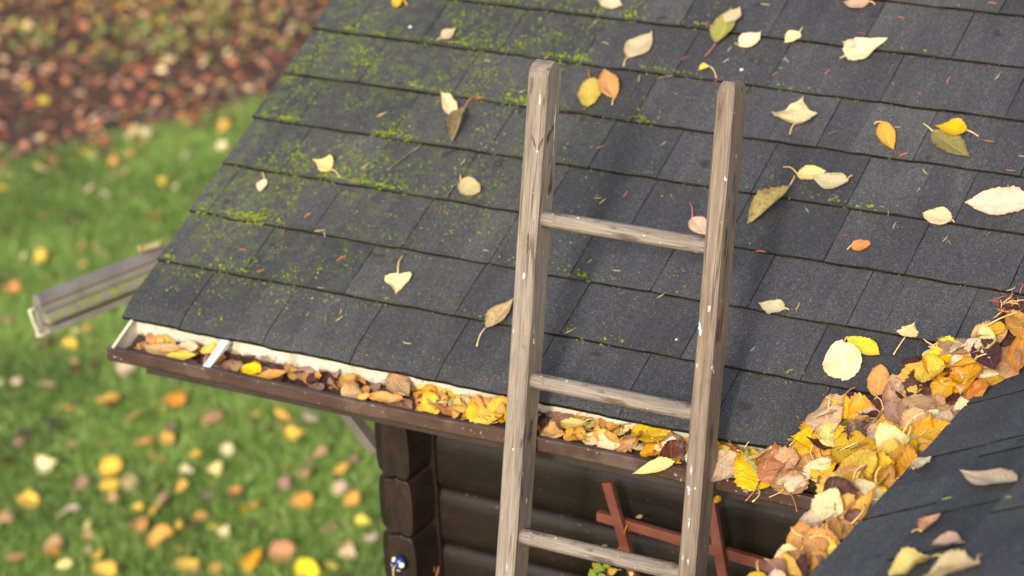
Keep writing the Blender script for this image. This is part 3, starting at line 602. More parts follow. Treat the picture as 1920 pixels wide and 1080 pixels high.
LV = [
 ((1630, 6), (1583, 9), 24, 'ovate', 'pinkcream', 'cream leaf with orange edge cut by the top edge of the photo', (1641, 11), {}),
 ((1344, 84), (1373, 20), 40, 'ovate', 'olive', 'large olive green leaf with a long reddish stem beneath a small cream leaf', (1323, 109), dict(stemmat='red', fold=.35)),
 ((1364, 52), (1391, 24), 27, 'ovate', 'cream', 'small cream leaf resting on top of the large olive green leaf', None, dict(lift=.016)),
 ((1389, 90), (1429, 64), 30, 'ovate', 'cream', 'cream oval leaf just right of the olive green leaf', (1379, 84), {}),
 ((1500, 63), (1472, 84), 24, 'ovate', 'cream', 'small cream leaf with upright stem on a dark joint line near the top', (1505, 54), {}),
 ((1586, 108), (1665, 78), 44, 'heart', 'cream', 'large cream heart shaped leaf with pointed tip and a crumpled scrap beside it', (1576, 112), {}),
 ((1606, 92), (1580, 82), 16, 'ovate', 'pinkcream', 'crumpled tan leaf scrap touching the large cream heart shaped leaf', None, dict(fold=.8, und=2.)),
 ((1331, 127), (1310, 136), 13, 'ovate', 'lemon', 'tiny yellow green leaf with a bent stem above the right ladder post', (1344, 148), dict(fold=.5)),
 ((1491, 236), (1508, 187), 76, 'poplar', 'cream', 'wide three cornered cream leaf with stem pointing down, right of the ladder', (1482, 254), dict(jag=.3)),
 ((1655, 233), (1678, 290), 34, 'ovate', 'golden', 'folded orange yellow leaf with its stem bent left on the upper right roof', (1640, 235), dict(fold=.4)),
 ((1815, 252), (1755, 246), 31, 'ovate', 'yellow', 'yellow oval leaf lying against a larger olive brown leaf', (1835, 258), dict(lift=.011)),
 ((1750, 250), (1821, 302), 42, 'ovate', 'olive', 'olive brown leaf with toothed edge under the tip of a yellow leaf', (1732, 235), dict(serr=.07)),
 ((1495, 329), (1550, 325), 28, 'ovate', 'paleyellow', 'pale yellow leaf with orange edge above a pointed cream leaf', (1470, 316), {}),
 ((1590, 346), (1523, 339), 36, 'ovate', 'cream', 'cream leaf with upturned stem right of the orange edged leaf', (1599, 333), dict(curl=.4)),
 ((1482, 352), (1403, 427), 34, 'long', 'greytan', 'long grey tan curled leaf beside the right ladder post', (1491, 333), dict(fold=.5, roll=.8)),
 ((1932, 381), (1811, 389), 56, 'ovate', 'pinkcream', 'large pinkish cream leaf cut by the right edge of the photo', None, {}),
 ((1784, 415), (1731, 405), 32, 'round', 'cream', 'cream round leaf with sharp tip on a course edge at the right', (1790, 419), {}),
 ((1597, 463), (1634, 461), 21, 'round', 'orange', 'small orange leaf with a dark spot in its middle', (1589, 470), {}),
 ((1472, 582), (1424, 573), 30, 'ovate', 'cream', 'small cream leaf just right of the right ladder post at mid height', (1480, 583), dict(jag=.25)),
 ((1699, 634), (1716, 608), 38, 'poplar', 'paleyellow', 'pale yellow leaf with grey blotch and a stem pointing down left, above the leaf pile', (1676, 667), dict(jag=.4)),
 ((1299, 412), (1328, 446), 34, 'ovate', 'pinkcream', 'pink cream leaf half hidden behind the right ladder post', (1294, 381), dict(stemmat='red')),
 ((1108, 150), (1103, 208), 42, 'round', 'lemon', 'crumpled bright yellow leaf with brown toothed edge between the ladder posts', (1106, 134), dict(und=1.2, serr=.09, stemmat='red')),
 ((1153, 187), (1135, 134), 40, 'ovate', 'golden', 'half folded orange leaf beside the crumpled yellow leaf', (1149, 199), dict(fold=.45)),
 ((1178, 111), (1225, 65), 38, 'ovate', 'cream', 'cream leaf with straight tan stem above and right of the left ladder post', (1170, 127), {}),
 ((1127, 5), (1169, 14), 25, 'ovate', 'cream', 'cream leaf at the top edge of the photo over the left ladder post', (1118, -1), {}),
 ((758, 3), (735, 8), 24, 'round', 'yellow', 'small yellow leaf on the mossy roof cut by the top edge of the photo', (764, 11), dict(und=1)),
 ((828, 74), (856, 57), 20, 'ovate', 'cream', 'small pale leaf near the top of the mossy roof', (821, 76), {}),
 ((857, 222), (829, 177), 26, 'ovate', 'cream', 'crumpled cream leaf touching a narrow yellow brown leaf', None, dict(fold=.6, und=1.6, jag=.4)),
 ((873, 204), (850, 274), 25, 'long', 'greytan', 'narrow yellow brown rolled leaf with a red stem on the mossy roof', (900, 183), dict(fold=.9, roll=1.2, stemmat='red')),
 ((620, 320), (588, 302), 32, 'poplar', 'paleyellow', 'pale leaf with curled lobes and a short stem on the left part of the roof', (638, 335), dict(fold=.4, und=1.2, jag=.4)),
 ((497, 338), (489, 364), 19, 'ovate', 'cream', 'smallest cream leaf near the left rake edge of the roof', (493, 326), {}),
 ((866, 343), (902, 366), 34, 'round', 'paleyellow', 'round pale yellow leaf with upright stem left of the ladder', (865, 330), {}),
 ((748, 517), (744, 557), 52, 'poplar', 'cream', 'diamond shaped cream leaf with a long upright stem, left centre of the roof', (756, 482), dict(jag=.1)),
 ((913, 617), (966, 566), 32, 'ovate', 'greytan', 'mottled grey cream leaf poking out behind the left ladder post', (895, 652), dict(fold=.3)),
 ((1579, 716), (1583, 648), 74, 'round', 'cream', 'big round cream leaf above the leaf pile', None, dict(jag=.04, serr=.01, lift=.008)),
 ((1588, 636), (1652, 672), 34, 'long', 'lemon', 'bright yellow leaf with dark holes tucked behind the big round cream leaf', (1584, 643), dict(jag=.2)),
 ((1646, 746), (1652, 687), 42, 'round', 'golden', 'orange yellow leaf with pointed tip between the big round leaf and the pile', (1637, 757), {}),
 ((1909, 910), (1808, 899), 34, 'ovate', 'pinkcream', 'largest curled tan leaf lying alone on the right wing roof', None, dict(plane=WP, fold=.25, curl=.15)),
 ((1731, 1003), (1766, 974), 20, 'long', 'tan', 'small curled tan leaf with side stem on the right wing roof', (1712, 1003), dict(plane=WP, fold=.5, curl=.3)),
 ((1752, 1024), (1808, 1022), 25, 'ovate', 'pinkcream', 'small oval tan leaf below the curled one on the right wing roof', None, dict(plane=WP, fold=.3)),
 ((1752, 1050), (1672, 1088), 34, 'long', 'paleyellow', 'pale yellow leaf at the bottom edge of the photo on the right wing roof', (1781, 1049), dict(plane=WP, fold=.3)),
 ((1838, 1062), (1740, 1096), 36, 'long', 'cream', 'long cream leaf cut by the bottom edge of the photo at the right', (1844, 1044), dict(plane=WP, fold=.4)),
 ((1719, 892), (1753, 873), 20, 'ovate', 'cream', 'small cream leaf at the edge of the right wing roof beside the pile', (1708, 884), dict(plane=WP, lift=.012)),
 ((1266, 866), (1187, 891), 26, 'ovate', 'paleyellow', 'pale yellow pointed leaf hanging over the gutter lip left of the right ladder post', None, dict(plane=(Vector((0, -.075, -.035)), Vector((0, -.55, .83)).normalized()), lift=.002, fold=.15, curl=.1)),
 ((262, 476), (303, 456), 20, 'ovate', 'paleyellow', 'pale yellow leaf lying on the brown gutter beyond the left roof edge', (268, 462), dict(plane=(Vector(A0) + Vector((0, 0, .004)), Vector((0, 0, 1))))),
]
for i, (a, b, wpx, kd, mt, lab, st, kw) in enumerate(LV): roof_leaf(a, b, wpx, kd, mt, lab, st, seed=i * 3 + 1, **kw)

# prototypes for the piles
PROTO = []
for i in range(26):
    kd = random.choice(['ovate', 'round', 'round', 'heart', 'ovate', 'long', 'poplar']); L = random.uniform(.85, 1.15); W = L * {'ovate': .66, 'round': .86, 'heart': .8, 'long': .42, 'poplar': .95}[kd] * random.uniform(.9, 1.1)
    PROTO.append((leaf_mesh('fallen_leaf', kd, L, W, random.uniform(-.08, .2), random.uniform(-.1, .28), random.uniform(-.15, .4), random.uniform(.5, 1.2), random.choice([.01, .03, .06]), 100 + i, random.uniform(-.8, .8), random.uniform(.05, .25)),
                  stem_mesh((-random.uniform(.3, .6), random.uniform(-.2, .2), random.uniform(-.02, .15)), .014, random.uniform(-.2, .2), .03)))
PM = {}
DEF = []
def pile_leaf(P, L, mat, xdir, nrm, lab, grp, stem=True, pi=None):
    DEF.append((L / (P - CAM).length, P.copy(), L, mat, xdir.copy(), nrm.copy(), lab, grp, stem, random.randrange(len(PROTO)) if pi is None else pi))
def make_leaf(P, L, mat, xdir, nrm, lab, grp, stem, i):
    if (i, mat) not in PM:
        me = PROTO[i][0].copy(); me.materials.clear(); me.materials.append(LM[mat]); sm = PROTO[i][1].copy(); sm.materials.clear(); sm.materials.append(STEM['dark' if mat == 'brown' else ('red' if mat in ('mauve', 'orange', 'tan') else 'pale')]); PM[(i, mat)] = (me, sm)
    me, sm = PM[(i, mat)]; o = bpy.data.objects.new('fallen_leaf', me); col.objects.link(o)
    x = xdir.normalized(); z = (nrm - x * nrm.dot(x)).normalized(); y = z.cross(x); m = Matrix((x * L, y * L, z * L)).transposed().to_4x4(); m.translation = P - x * L * .5; o.matrix_world = m
    tag(o, lab, 'leaf', grp)
    if stem: s = bpy.data.objects.new('stem', sm); col.objects.link(s); s.parent = o
    return o
WORD = {'cream': 'cream', 'pinkcream': 'pinkish cream', 'paleyellow': 'pale yellow', 'yellow': 'yellow', 'lemon': 'bright lemon yellow', 'golden': 'golden orange', 'orange': 'orange', 'tan': 'tan', 'mauve': 'dull mauve brown', 'brown': 'dark brown', 'olive': 'olive green', 'greytan': 'grey tan', 'green': 'green'}
def rdir(n, tilt):
    nn = (n + Vector((random.gauss(0, tilt), random.gauss(0, tilt), random.gauss(0, tilt)))).normalized(); a = random.uniform(0, 2 * math.pi)
    t = nn.orthogonal().normalized(); return (t * math.cos(a) + nn.cross(t) * math.sin(a)), nn
# --- debris bed in the front gutter
mb = MB(); N = 120; Mx = 8; vs = []
def bed(x): return -.067 + .013 * min(1, max(0, (x - .50) / .4)) + .008 * min(1, max(0, (x - 1.3) / .2))
for i in range(N + 1):
    x = .026 + (1.70 - .026) * i / N
    for j in range(Mx + 1):
        f = j / Mx; y = -.070 + .077 * f
        vs.append((x, y, bed(x) + .007 * noise.noise(Vector((x * 25, y * 30, 0))) + .005 * noise.noise(Vector((x * 80, y * 80, 4))) + .016 * f ** 2))
mb.add(vs, [(i * (Mx + 1) + j, (i + 1) * (Mx + 1) + j, (i + 1) * (Mx + 1) + j + 1, i * (Mx + 1) + j + 1) for i in range(N) for j in range(Mx)], 0, True)
tag(mb.build('gutter_debris', M['soil']), 'dark wet rotted leaf debris lying in the front gutter', 'debris', None, 'stuff')
GR = 'leaves in the front gutter'
UP = Vector((0, -.12, 1)).normalized()
x = .05; cnt = 0
while x < 1.62 and cnt < 260:
    dens = .5 if x < .6 else 1.
    x += random.uniform(.005, .012) * (1.0 if x < .62 else .9); cnt += 1
    left = x < .68
    mat = random.choices(['brown', 'orange', 'tan', 'golden', 'yellow', 'pinkcream', 'mauve'], [9, 4, 4, 2.5, 1.6, 1, 3])[0] if left else random.choices(['golden', 'yellow', 'paleyellow', 'tan', 'orange', 'cream', 'mauve', 'brown'], [6, 6, 3, 4, 3, 2, 2, 1])[0]
    L = random.uniform(.026, .046) if left else random.uniform(.036, .062)
    y = random.uniform(-.060, .000 if left else .008); z = bed(x) + .006 + random.uniform(0, .013) + .014 * max(0, (y + .03) / .04) * .5 + (0 if mat != 'brown' else -.001)
    d, nn = rdir(UP, .42); d.y *= .7; d.normalize()
    pile_leaf(Vector((x, y, z)), L, mat, d, nn, '%s fallen leaf lying in the front gutter' % WORD[mat], '%s leaves in the front gutter' % WORD[mat], random.random() < .6)
def gleaf(base, tip, kind, mat, wpx, lab, z=-.040, nrm=(0, -.35, .94), **kw):
    return roof_leaf(base, tip, wpx, kind, mat, lab, plane=(Vector((0, -.035, z)), Vector(nrm).normalized()), lift=0, seed=len(lab) * 7, **kw)
for g in [
 ((272, 655), (350, 662), 'ovate', 'tan', 24, 'tan spotted leaf in the gutter beside the white end cap'),
 ((312, 668), (372, 672), 'ovate', 'lemon', 20, 'bright yellow leaf in the gutter left of the white strap'),
 ((330, 650), (375, 655), 'ovate', 'pinkcream', 28, 'cream leaf with upright stem in the gutter left of the white strap'),
 ((455, 690), (492, 702), 'round', 'yellow', 26, 'yellow round leaf in the gutter just right of the white strap'),
 ((480, 710), (545, 702), 'ovate', 'golden', 18, 'golden leaf at the gutter lip right of the white strap'),
 ((640, 725), (668, 705), 'ovate', 'golden', 24, 'curled orange leaf with shiny dark leaves around it in the gutter'),
 ((690, 742), (762, 756), 'ovate', 'golden', 24, 'long golden leaf lying along the gutter lip'),
 ((733, 700), (770, 752), 'ovate', 'tan', 46, 'large tan leaf standing against the white gutter back'),
 ((808, 742), (838, 765), 'round', 'yellow', 34, 'yellow round leaf standing up in the gutter left of the ladder'),
 ((850, 748), (880, 782), 'round', 'paleyellow', 40, 'pale yellow leaf in the gutter next to the yellow round leaf'),
 ((890, 768), (950, 780), 'round', 'golden', 44, 'golden spotted leaf against the left ladder post'),
 ((1185, 812), (1262, 822), 'round', 'yellow', 44, 'big yellow round leaf standing in the gutter between the ladder posts'),
 ((1090, 820), (1145, 830), 'ovate', 'cream', 28, 'cream curled leaf in the gutter below the middle rung'),
 ((1120, 848), (1168, 838), 'heart', 'pinkcream', 34, 'pinkish cream leaf at the gutter lip below the middle rung'),
 ((1030, 790), (1105, 800), 'long', 'paleyellow', 18, 'long pale yellow leaf in the gutter right of the left ladder post'),
 ((1012, 806), (1060, 818), 'ovate', 'tan', 34, 'tan leaf in the gutter touching the right side of the left ladder post'),
 ((1060, 812), (1098, 826), 'round', 'golden', 34, 'golden leaf in the gutter between the lower rungs and left post'),
 ((1240, 838), (1296, 850), 'heart', 'mauve', 44, 'dull mauve leaf leaning on the right ladder post'),
 ((1200, 852), (1252, 842), 'ovate', 'golden', 28, 'golden leaf under the big yellow round leaf'),
 ((1352, 850), (1400, 880), 'round', 'tan', 50, 'brown tan leaf just right of the right ladder post'),
]: gleaf(*g, curl=.3, fold=.2, und=.9)
roof_leaf((1412, 905), (1421, 833), 58, 'ovate', 'cream', 'cream leaf with toothed edge standing on the gutter right of the ladder', (1407, 913), plane=(Vector((0, -.07, -.02)), Vector((.1, -.75, .65)).normalized()), serr=.09, und=.8, lift=.004)
roof_leaf((1434, 880), (1484, 868), 36, 'ovate', 'cream', 'cream leaf overlapping the toothed cream leaf by the gutter', None, plane=(Vector((0, -.065, -.02)), Vector((.1, -.6, .8)).normalized()), und=.6, lift=.004)

# --- heap in the corner, the valley and the wing gutter
EDGE = [(1345, 845), (1400, 850), (1470, 868), (1490, 815), (1520, 782), (1560, 772), (1640, 768), (1690, 745), (1705, 705), (1740, 680), (1790, 655), (1810, 625), (1850, 622), (1885, 600), (1940, 585),
        (1960, 625), (1911, 667), (1860, 722), (1791, 795), (1724, 871), (1691, 905), (1627, 973), (1555, 1049), (1500, 1110), (1400, 1110), (1440, 1050), (1500, 1003), (1530, 965), (1500, 925), (1345, 895)]
def inside(x, y, poly=EDGE):
    c = False; n = len(poly)
    for i in range(n):
        (x0, y0), (x1, y1) = poly[i], poly[i - 1]
        if (y0 > y) != (y1 > y) and x < (x1 - x0) * (y - y0) / (y1 - y0) + x0: c = not c
    return c
def heapz(x, y):
    if x > 1.765: g = ZW - .045 + .018 * min(1, (1.87 - x) / .05)
    else: g = -9
    r = max(y * TN + .006, -.045 if y > -.09 else -9)
    if y < -.085 and x <= 1.765: r = -9
    b = r + .115 * math.exp(-(max(0, 1.775 - x) / .085) ** 1.3) * (1 if y > -.03 else .45) + .012 * math.exp(-((1.9 - x) / .5) ** 2)
    return max(g, b)
mb = MB(); nx_, ny_ = 60, 140; vs = []; ok = []
for i in range(nx_ + 1):
    for j in range(ny_ + 1):
        x = 1.42 + .46 * i / nx_; y = -.95 + 1.35 * j / ny_; z = heapz(x, y); P = Vector((x, y, z if z > -5 else -.2)); u = px(P)
        ok.append(z > -5 and inside(u[0] - 5, u[1] + 4) and inside(u[0] + 2, u[1])); vs.append(P + Vector((0, 0, -.008 + .012 * noise.noise(P * 22) + .006 * noise.noise(P * 70))))
fs = []
for i in range(nx_):
    for j in range(ny_):
        q = (i * (ny_ + 1) + j, (i + 1) * (ny_ + 1) + j, (i + 1) * (ny_ + 1) + j + 1, i * (ny_ + 1) + j + 1)
        if all(ok[k] for k in q) and max(vs[k].z for k in q) - min(vs[k].z for k in q) < .06: fs.append(q)
mb.add(vs, fs, 0, True); me = mb.mesh('pile_debris'); bm = bmesh.new(); bm.from_mesh(me); bmesh.ops.delete(bm, geom=[v for v in bm.verts if not v.link_faces], context='VERTS'); bm.to_mesh(me); bm.free()
tag(link('pile_debris', me, M['soil']), 'dark rotted debris under the leaf pile in the roof corner', 'debris', None, 'stuff')
cnt = 0; tries = 0; pts = []
while cnt < 135 and tries < 60000:
    tries += 1; x = random.uniform(1.42, 1.90); y = random.uniform(-.95, .42); z = heapz(x, y)
    if z < -5: continue
    u = px((x, y, z))
    if not inside(*u): continue
    if x > 1.855 and random.random() < .5: continue
    if 1.735 < x < 1.785 and y < .02 and random.random() < .72: continue
    if any((x - a) ** 2 + (y - b) ** 2 < .019 ** 2 for a, b in pts): continue
    pts.append((x, y)); cnt += 1
    mat = random.choices(['golden', 'yellow', 'paleyellow', 'cream', 'pinkcream', 'tan', 'orange', 'mauve', 'brown', 'olive'], [9, 8, 3.5, 2, 3.5, 5.5, 4, 2.6, 2.6, .3])[0]
    L = random.uniform(.052, .090); d, nn = rdir(Vector((-.22, -.38, 1)).normalized(), .27)
    place = 'wing gutter' if (x > 1.765 and y < .0) else ('corner pile' if y < .08 else 'valley pile')
    pile_leaf(Vector((x, y, z + random.uniform(-.002, .012))), L, mat, d, nn, '%s fallen leaf in the %s at the right' % (WORD[mat], place), '%s leaves in the %s' % (WORD[mat], place), random.random() < .6)
def hleaf(base, tip, kind, mat, wpx, lab, at_z, st=None, **kw):
    nrm = Vector((-.15, -.42, .9)).normalized()
    return roof_leaf(base, tip, wpx, kind, mat, lab, st, plane=(at_z, nrm), lift=0, seed=len(lab) * 5, **kw)
def onheap(x_, y_, up=.016):
    P = None
    for k in range(400):
        t = 3.6 + k * .006; d = (RM @ Vector(((x_ - 960) / FPX, -(y_ - 540) / FPX, -1))); Q = CAM + d * t
        if Q.z < heapz(Q.x, Q.y) + up: return Q
    return CAM + d * 4.6
for (bs, tp, kd, mt, wp, lb, st) in [
 ((1553, 768), (1556, 818), 'round', 'pinkcream', 72, 'round tan leaf with upright stem at the upper left of the corner pile', (1560, 742)),
 ((1560, 845), (1632, 838), 'round', 'yellow', 58, 'large yellow round leaf with brown edge in the middle of the corner pile', None),
 ((1660, 868), (1676, 824), 'round', 'lemon', 36, 'lemon yellow leaf with upright position over the blue grey gutter edge', (1668, 880)),
 ((1690, 835), (1785, 800), 'round', 'golden', 52, 'golden leaf at the edge of the wing roof in the corner pile', None),
 ((1612, 775), (1660, 790), 'ovate', 'pinkcream', 34, 'folded tan leaf beside a mauve leaf in the corner pile', None),
 ((1665, 755), (1700, 805), 'ovate', 'mauve', 40, 'mauve three cornered leaf in the corner pile', None),
 ((1715, 700), (1775, 690), 'round', 'yellow', 52, 'large yellow leaf in the valley pile', None),
 ((1836, 640), (1868, 700), 'ovate', 'brown', 56, 'dark purple brown leaf in the valley pile', None),
 ((1905, 700), (1925, 610), 'ovate', 'orange', 44, 'orange brown leaf at the right end of the valley pile', None),
 ((1838, 620), (1890, 618), 'long', 'golden', 26, 'golden leaf with long stem at the top of the valley pile', (1910, 588)),
 ((1745, 655), (1748, 682), 'round', 'cream', 38, 'pale round leaf at the upper edge of the valley pile', (1760, 645)),
 ((1675, 735), (1715, 712), 'ovate', 'pinkcream', 44, 'cream leaf with a dark hole at the left of the valley pile', None),
 ((1545, 925), (1585, 1000), 'heart', 'cream', 60, 'large cream leaf in the wing gutter', None),
 ((1570, 1010), (1640, 925), 'heart', 'golden', 56, 'large golden leaf leaning on the wing roof edge', None),
 ((1540, 1040), (1505, 1000), 'heart', 'golden', 48, 'golden orange leaf with a pale stem low in the wing gutter', None),
 ((1440, 1055), (1475, 1080), 'ovate', 'mauve', 40, 'dark mauve leaf at the lower end of the wing gutter', None),
 ((1500, 1090), (1590, 1070), 'ovate', 'yellow', 40, 'yellow leaf at the bottom edge of the photo by the wing roof', None),
 ((1720, 905), (1690, 925), 'ovate', 'olive', 36, 'olive green leaf by the grey gutter edge', None),
]:
    c = onheap((bs[0] + tp[0]) / 2, (bs[1] + tp[1]) / 2); hleaf(bs, tp, kd, mt, wp, lb, c, st, und=.7, fold=.15, curl=.2)

# ------------------------------------------------------------ needles, crumbs, twigs, moss
NM_ = {k: simple('needle_' + k, a, b, 50, .7) for k, a, b in [('orange', srgb(196, 118, 76), srgb(170, 96, 64)), ('straw', srgb(204, 180, 116), srgb(184, 154, 96)), ('red', srgb(150, 82, 70), srgb(126, 68, 58)), ('green', srgb(130, 150, 50), srgb(110, 130, 40)), ('grey', srgb(170, 178, 176), srgb(140, 150, 150))]}
NP = []
for i, k in enumerate(['orange', 'orange', 'straw', 'straw', 'red', 'green', 'grey']):
    mb = MB(); L = .016; b = random.uniform(-.12, .12); mb.tube([(L * (t - .5), b * L * math.sin(math.pi * t), .0006 + .0006 * math.sin(math.pi * t)) for t in (0, .25, .5, .75, 1)], [.0003, .0007, .0008, .0007, .0003], 5); NP.append((k, with_mat(mb.mesh('pine_needle'), NM_[k])))
def needle(P, n, ang, sc, i):
    k, me = NP[i]; o = bpy.data.objects.new('pine_needle', me); col.objects.link(o); t = Vector((1, 0, 0)); y = n.cross(t).normalized(); x = (t * math.cos(ang) + y * math.sin(ang)); z = n; y = z.cross(x)
    m = Matrix((x * sc, y * sc, z * sc)).transposed().to_4x4(); m.translation = P; o.matrix_world = m
    cw = {'orange': 'orange brown', 'straw': 'straw coloured', 'red': 'dull red', 'green': 'green', 'grey': 'pale grey'}[k]
    tag(o, '%s dry needle lying on the roof shingles' % cw, 'needle', '%s needles on the roof shingles' % cw)
RP = (roofpt(0, 0, .0082), NR)
for (x_, y_, a_, i) in [(577, 405, 60, 0), (663, 340, 95, 0), (581, 402, 50, 1), (532, 437, -70, 4), (640, 487, 45, 0), (602, 540, 0, 3), (490, 508, 35, 1), (455, 470, 10, 0), (637, 598, 55, 2), (612, 597, -60, 5), (764, 644, 0, 2), (600, 433, 20, 3), (610, 440, -50, 6), (685, 312, 60, 3), (712, 218, 35, 2), (718, 214, 35, 2), (868, 305, 70, 2),
    (900, 186, 30, 0), (1200, 148, -70, 2), (1285, 110, 40, 4), (1345, 152, 50, 4), (1368, 93, 70, 6), (1362, 114, 55, 6), (1476, 113, -40, 6), (1454, 140, 55, 0), (1552, 135, 60, 1), (1561, 250, 30, 4), (1694, 292, 40, 0), (1690, 35, 0, 0), (1860, 8, 0, 0), (1855, 265, 0, 1), (1895, 320, 0, 1), (1735, 322, -40, 3), (1780, 152, -80, 1), (1870, 145, 70, 2), (1727, 282, 70, 4), (1616, 64, 0, 4), (1435, 9, 0, 2),
    (1780, 455, -40, 5), (1665, 400, -60, 0), (1678, 424, -80, 6), (1496, 575, 80, 2), (1509, 537, 50, 4), (1427, 474, 5, 0), (1240, 555, 50, 2), (1068, 622, 45, 2), (1157, 508, 5, 2), (1412, 655, 65, 6), (1482, 696, 35, 5), (1130, 378, 60, 2), (1122, 372, 10, 2), (1780, 937, 20, 5), (1895, 935, 10, 5), (1800, 1019, 5, 2), (1106, 490, 60, 3)]:
    pl = WP if y_ > 900 and x_ > 1700 else RP; needle(at(x_, y_, *pl) + pl[1] * .0015, pl[1], R(a_) * 1.1, random.uniform(.9, 1.45), i)
for k in range(60):
    u, v = random.uniform(0.05, 1.9), random.uniform(.05, 1.25); needle(roofpt(u, v, .0085), NR, random.uniform(0, 3.1), random.uniform(.5, 1.2), random.choice([0, 1, 2, 3, 4]))
for k in range(34):   # cluster at the top end of the pile
    q = at(random.gauss(1900, 22), random.gauss(578, 16), *RP); needle(q + NR * random.uniform(.002, .014), (NR + Vector((random.gauss(0, .3), random.gauss(0, .3), 0))).normalized(), random.uniform(0, 3.1), random.uniform(1, 2.0), random.choice([0, 2, 3, 4, 0]))
mb = MB(); c = at(1918, 592, *RP); vs = []; n = 26
bm = bmesh.new(); bmesh.ops.create_icosphere(bm, subdivisions=4, radius=1)
for v in bm.verts:
    q = v.co.copy(); k = 1 + .5 * noise.noise(q * 3) + .25 * noise.noise(q * 9); v.co = Vector((q.x * .042 * k, q.y * .034 * k, q.z * .012 * k))
me = bpy.data.meshes.new('needle_clump'); bm.to_mesh(me); bm.free(); o = link('debris_clump', me, M['soil']); o.matrix_world = Matrix.Translation(c) @ NR.to_track_quat('Z', 'Y').to_matrix().to_4x4()
tag(o, 'dark clump of rotted needles where the wing roof meets the front roof', 'debris')
def twig(p, q, r, label):
    a, b = at(*p, *RP), at(*q, *RP); mb = MB(); n = 9; rd = random.Random(int(p[0]))
    pts = [a + (b - a) * (i / n) + NR * (.003 + .002 * rd.random()) + Vector((rd.uniform(-.002, .002), rd.uniform(-.002, .002), 0)) for i in range(n + 1)]
    mb.tube(pts, [r * rd.uniform(.7, 1.4) for _ in pts], 6)
    for i in (2, 4, 7): mb.tube([pts[i], pts[i] + Vector((rd.uniform(-.008, .008), rd.uniform(-.004, .008), .004))], [r * .8, r * .3], 5)
    tag(mb.build('twig', simple('lichen_twig', srgb(88, 84, 58), srgb(120, 124, 100), 120, .9, .6)), label, 'twig')
twig((726, 322), (791, 273), .0012, 'thin lichen covered twig left of the ladder, the longer of two'); twig((836, 372), (866, 335), .0012, 'short lichen covered twig beside the round pale yellow leaf')
twig((1575, 370), (1553, 380), .0012, 'short black twig under the pointed cream leaf right of the ladder'); twig((1232, 150), (1262, 143), .0018, 'tiny dark twig on a mossy course edge near the left ladder post')
for (x_, y_, r_, lab) in [(769, 51, .005, 'pale green lichen flake near the top of the mossy roof'), (1391, 131, .0045, 'pale green lichen flake above the right ladder post'), (1268, 637, .0028, 'tiny white flake between the two ladder posts')]:
    mb = MB(); n = 12; rd = random.Random(int(x_)); mb.add([(0, 0, .002)] + [(r_ * rd.uniform(.7, 1.3) * math.cos(i * .5236), r_ * rd.uniform(.6, 1.2) * math.sin(i * .5236), rd.uniform(0, .002)) for i in range(n)], [(0, i + 1, (i + 1) % n + 1) for i in range(n)], 0, True)
    o = mb.build('lichen_flake', simple('lichen', srgb(186, 200, 178), srgb(214, 220, 206), 90, .9)); o.matrix_world = Matrix.Translation(at(x_, y_, *RP)) @ NR.to_track_quat('Z', 'Y').to_matrix().to_4x4(); tag(o, lab, 'lichen')
# crumbs
V = []; F = []
bmi = bmesh.new(); bmesh.ops.create_icosphere(bmi, subdivisions=1, radius=1); IV = [v.co.copy() for v in bmi.verts]; IF = [[v.index for v in f.verts] for f in bmi.faces]; bmi.free()
def clumps(name, pts, mat, flat=.7):
    nv = len(IV); iv = np.array([tuple(v) for v in IV]); P = np.array([p[:3] for p in pts]); r = np.array([p[3] for p in pts])
    jit = 1 + .35 * (rng.random((len(P), nv, 1)) - .5); vv = iv[None] * jit * r[:, None, None]; vv[:, :, 2] *= flat; vv = vv + P[:, None, :]
    ff = (np.array(IF)[None] + (np.arange(len(P)) * nv)[:, None, None]).reshape(-1, 3)
    me = bpy.data.meshes.new(name); me.vertices.add(len(P) * nv); me.vertices.foreach_set('co', vv.reshape(-1).astype(np.float32)); me.loops.add(len(ff) * 3); me.loops.foreach_set('vertex_index', ff.reshape(-1).astype(np.int32))
    me.polygons.add(len(ff)); me.polygons.foreach_set('loop_start', np.arange(0, len(ff) * 3, 3, dtype=np.int32)); me.update(calc_edges=True); me.validate(); return link(name, me, mat)
cr_ = []
for k in range(420):
    u = random.uniform(.03, 2.0); kk = random.randrange(9); v = kk * E + abs(random.gauss(0, .008)) - .004 if random.random() < .75 else random.uniform(0, 1.25)
    cr_.append((*roofpt(u, max(v, .01), .004 + random.uniform(0, .003)), random.uniform(.0006, .0018)))
tag(clumps('roof_crumbs', cr_, simple('tan_crumbs', srgb(120, 82, 50), srgb(190, 150, 104), 90, .9)), 'tan crumbs of bark and seed caught along the shingle course edges', 'debris', None, 'stuff')
ms = []
def mfield(u, v): return noise.noise(Vector((u * 4.5, v * 6, 3.3))) * .6 + noise.noise(Vector((u * 13, v * 13, 8))) * .5
tr_ = 0
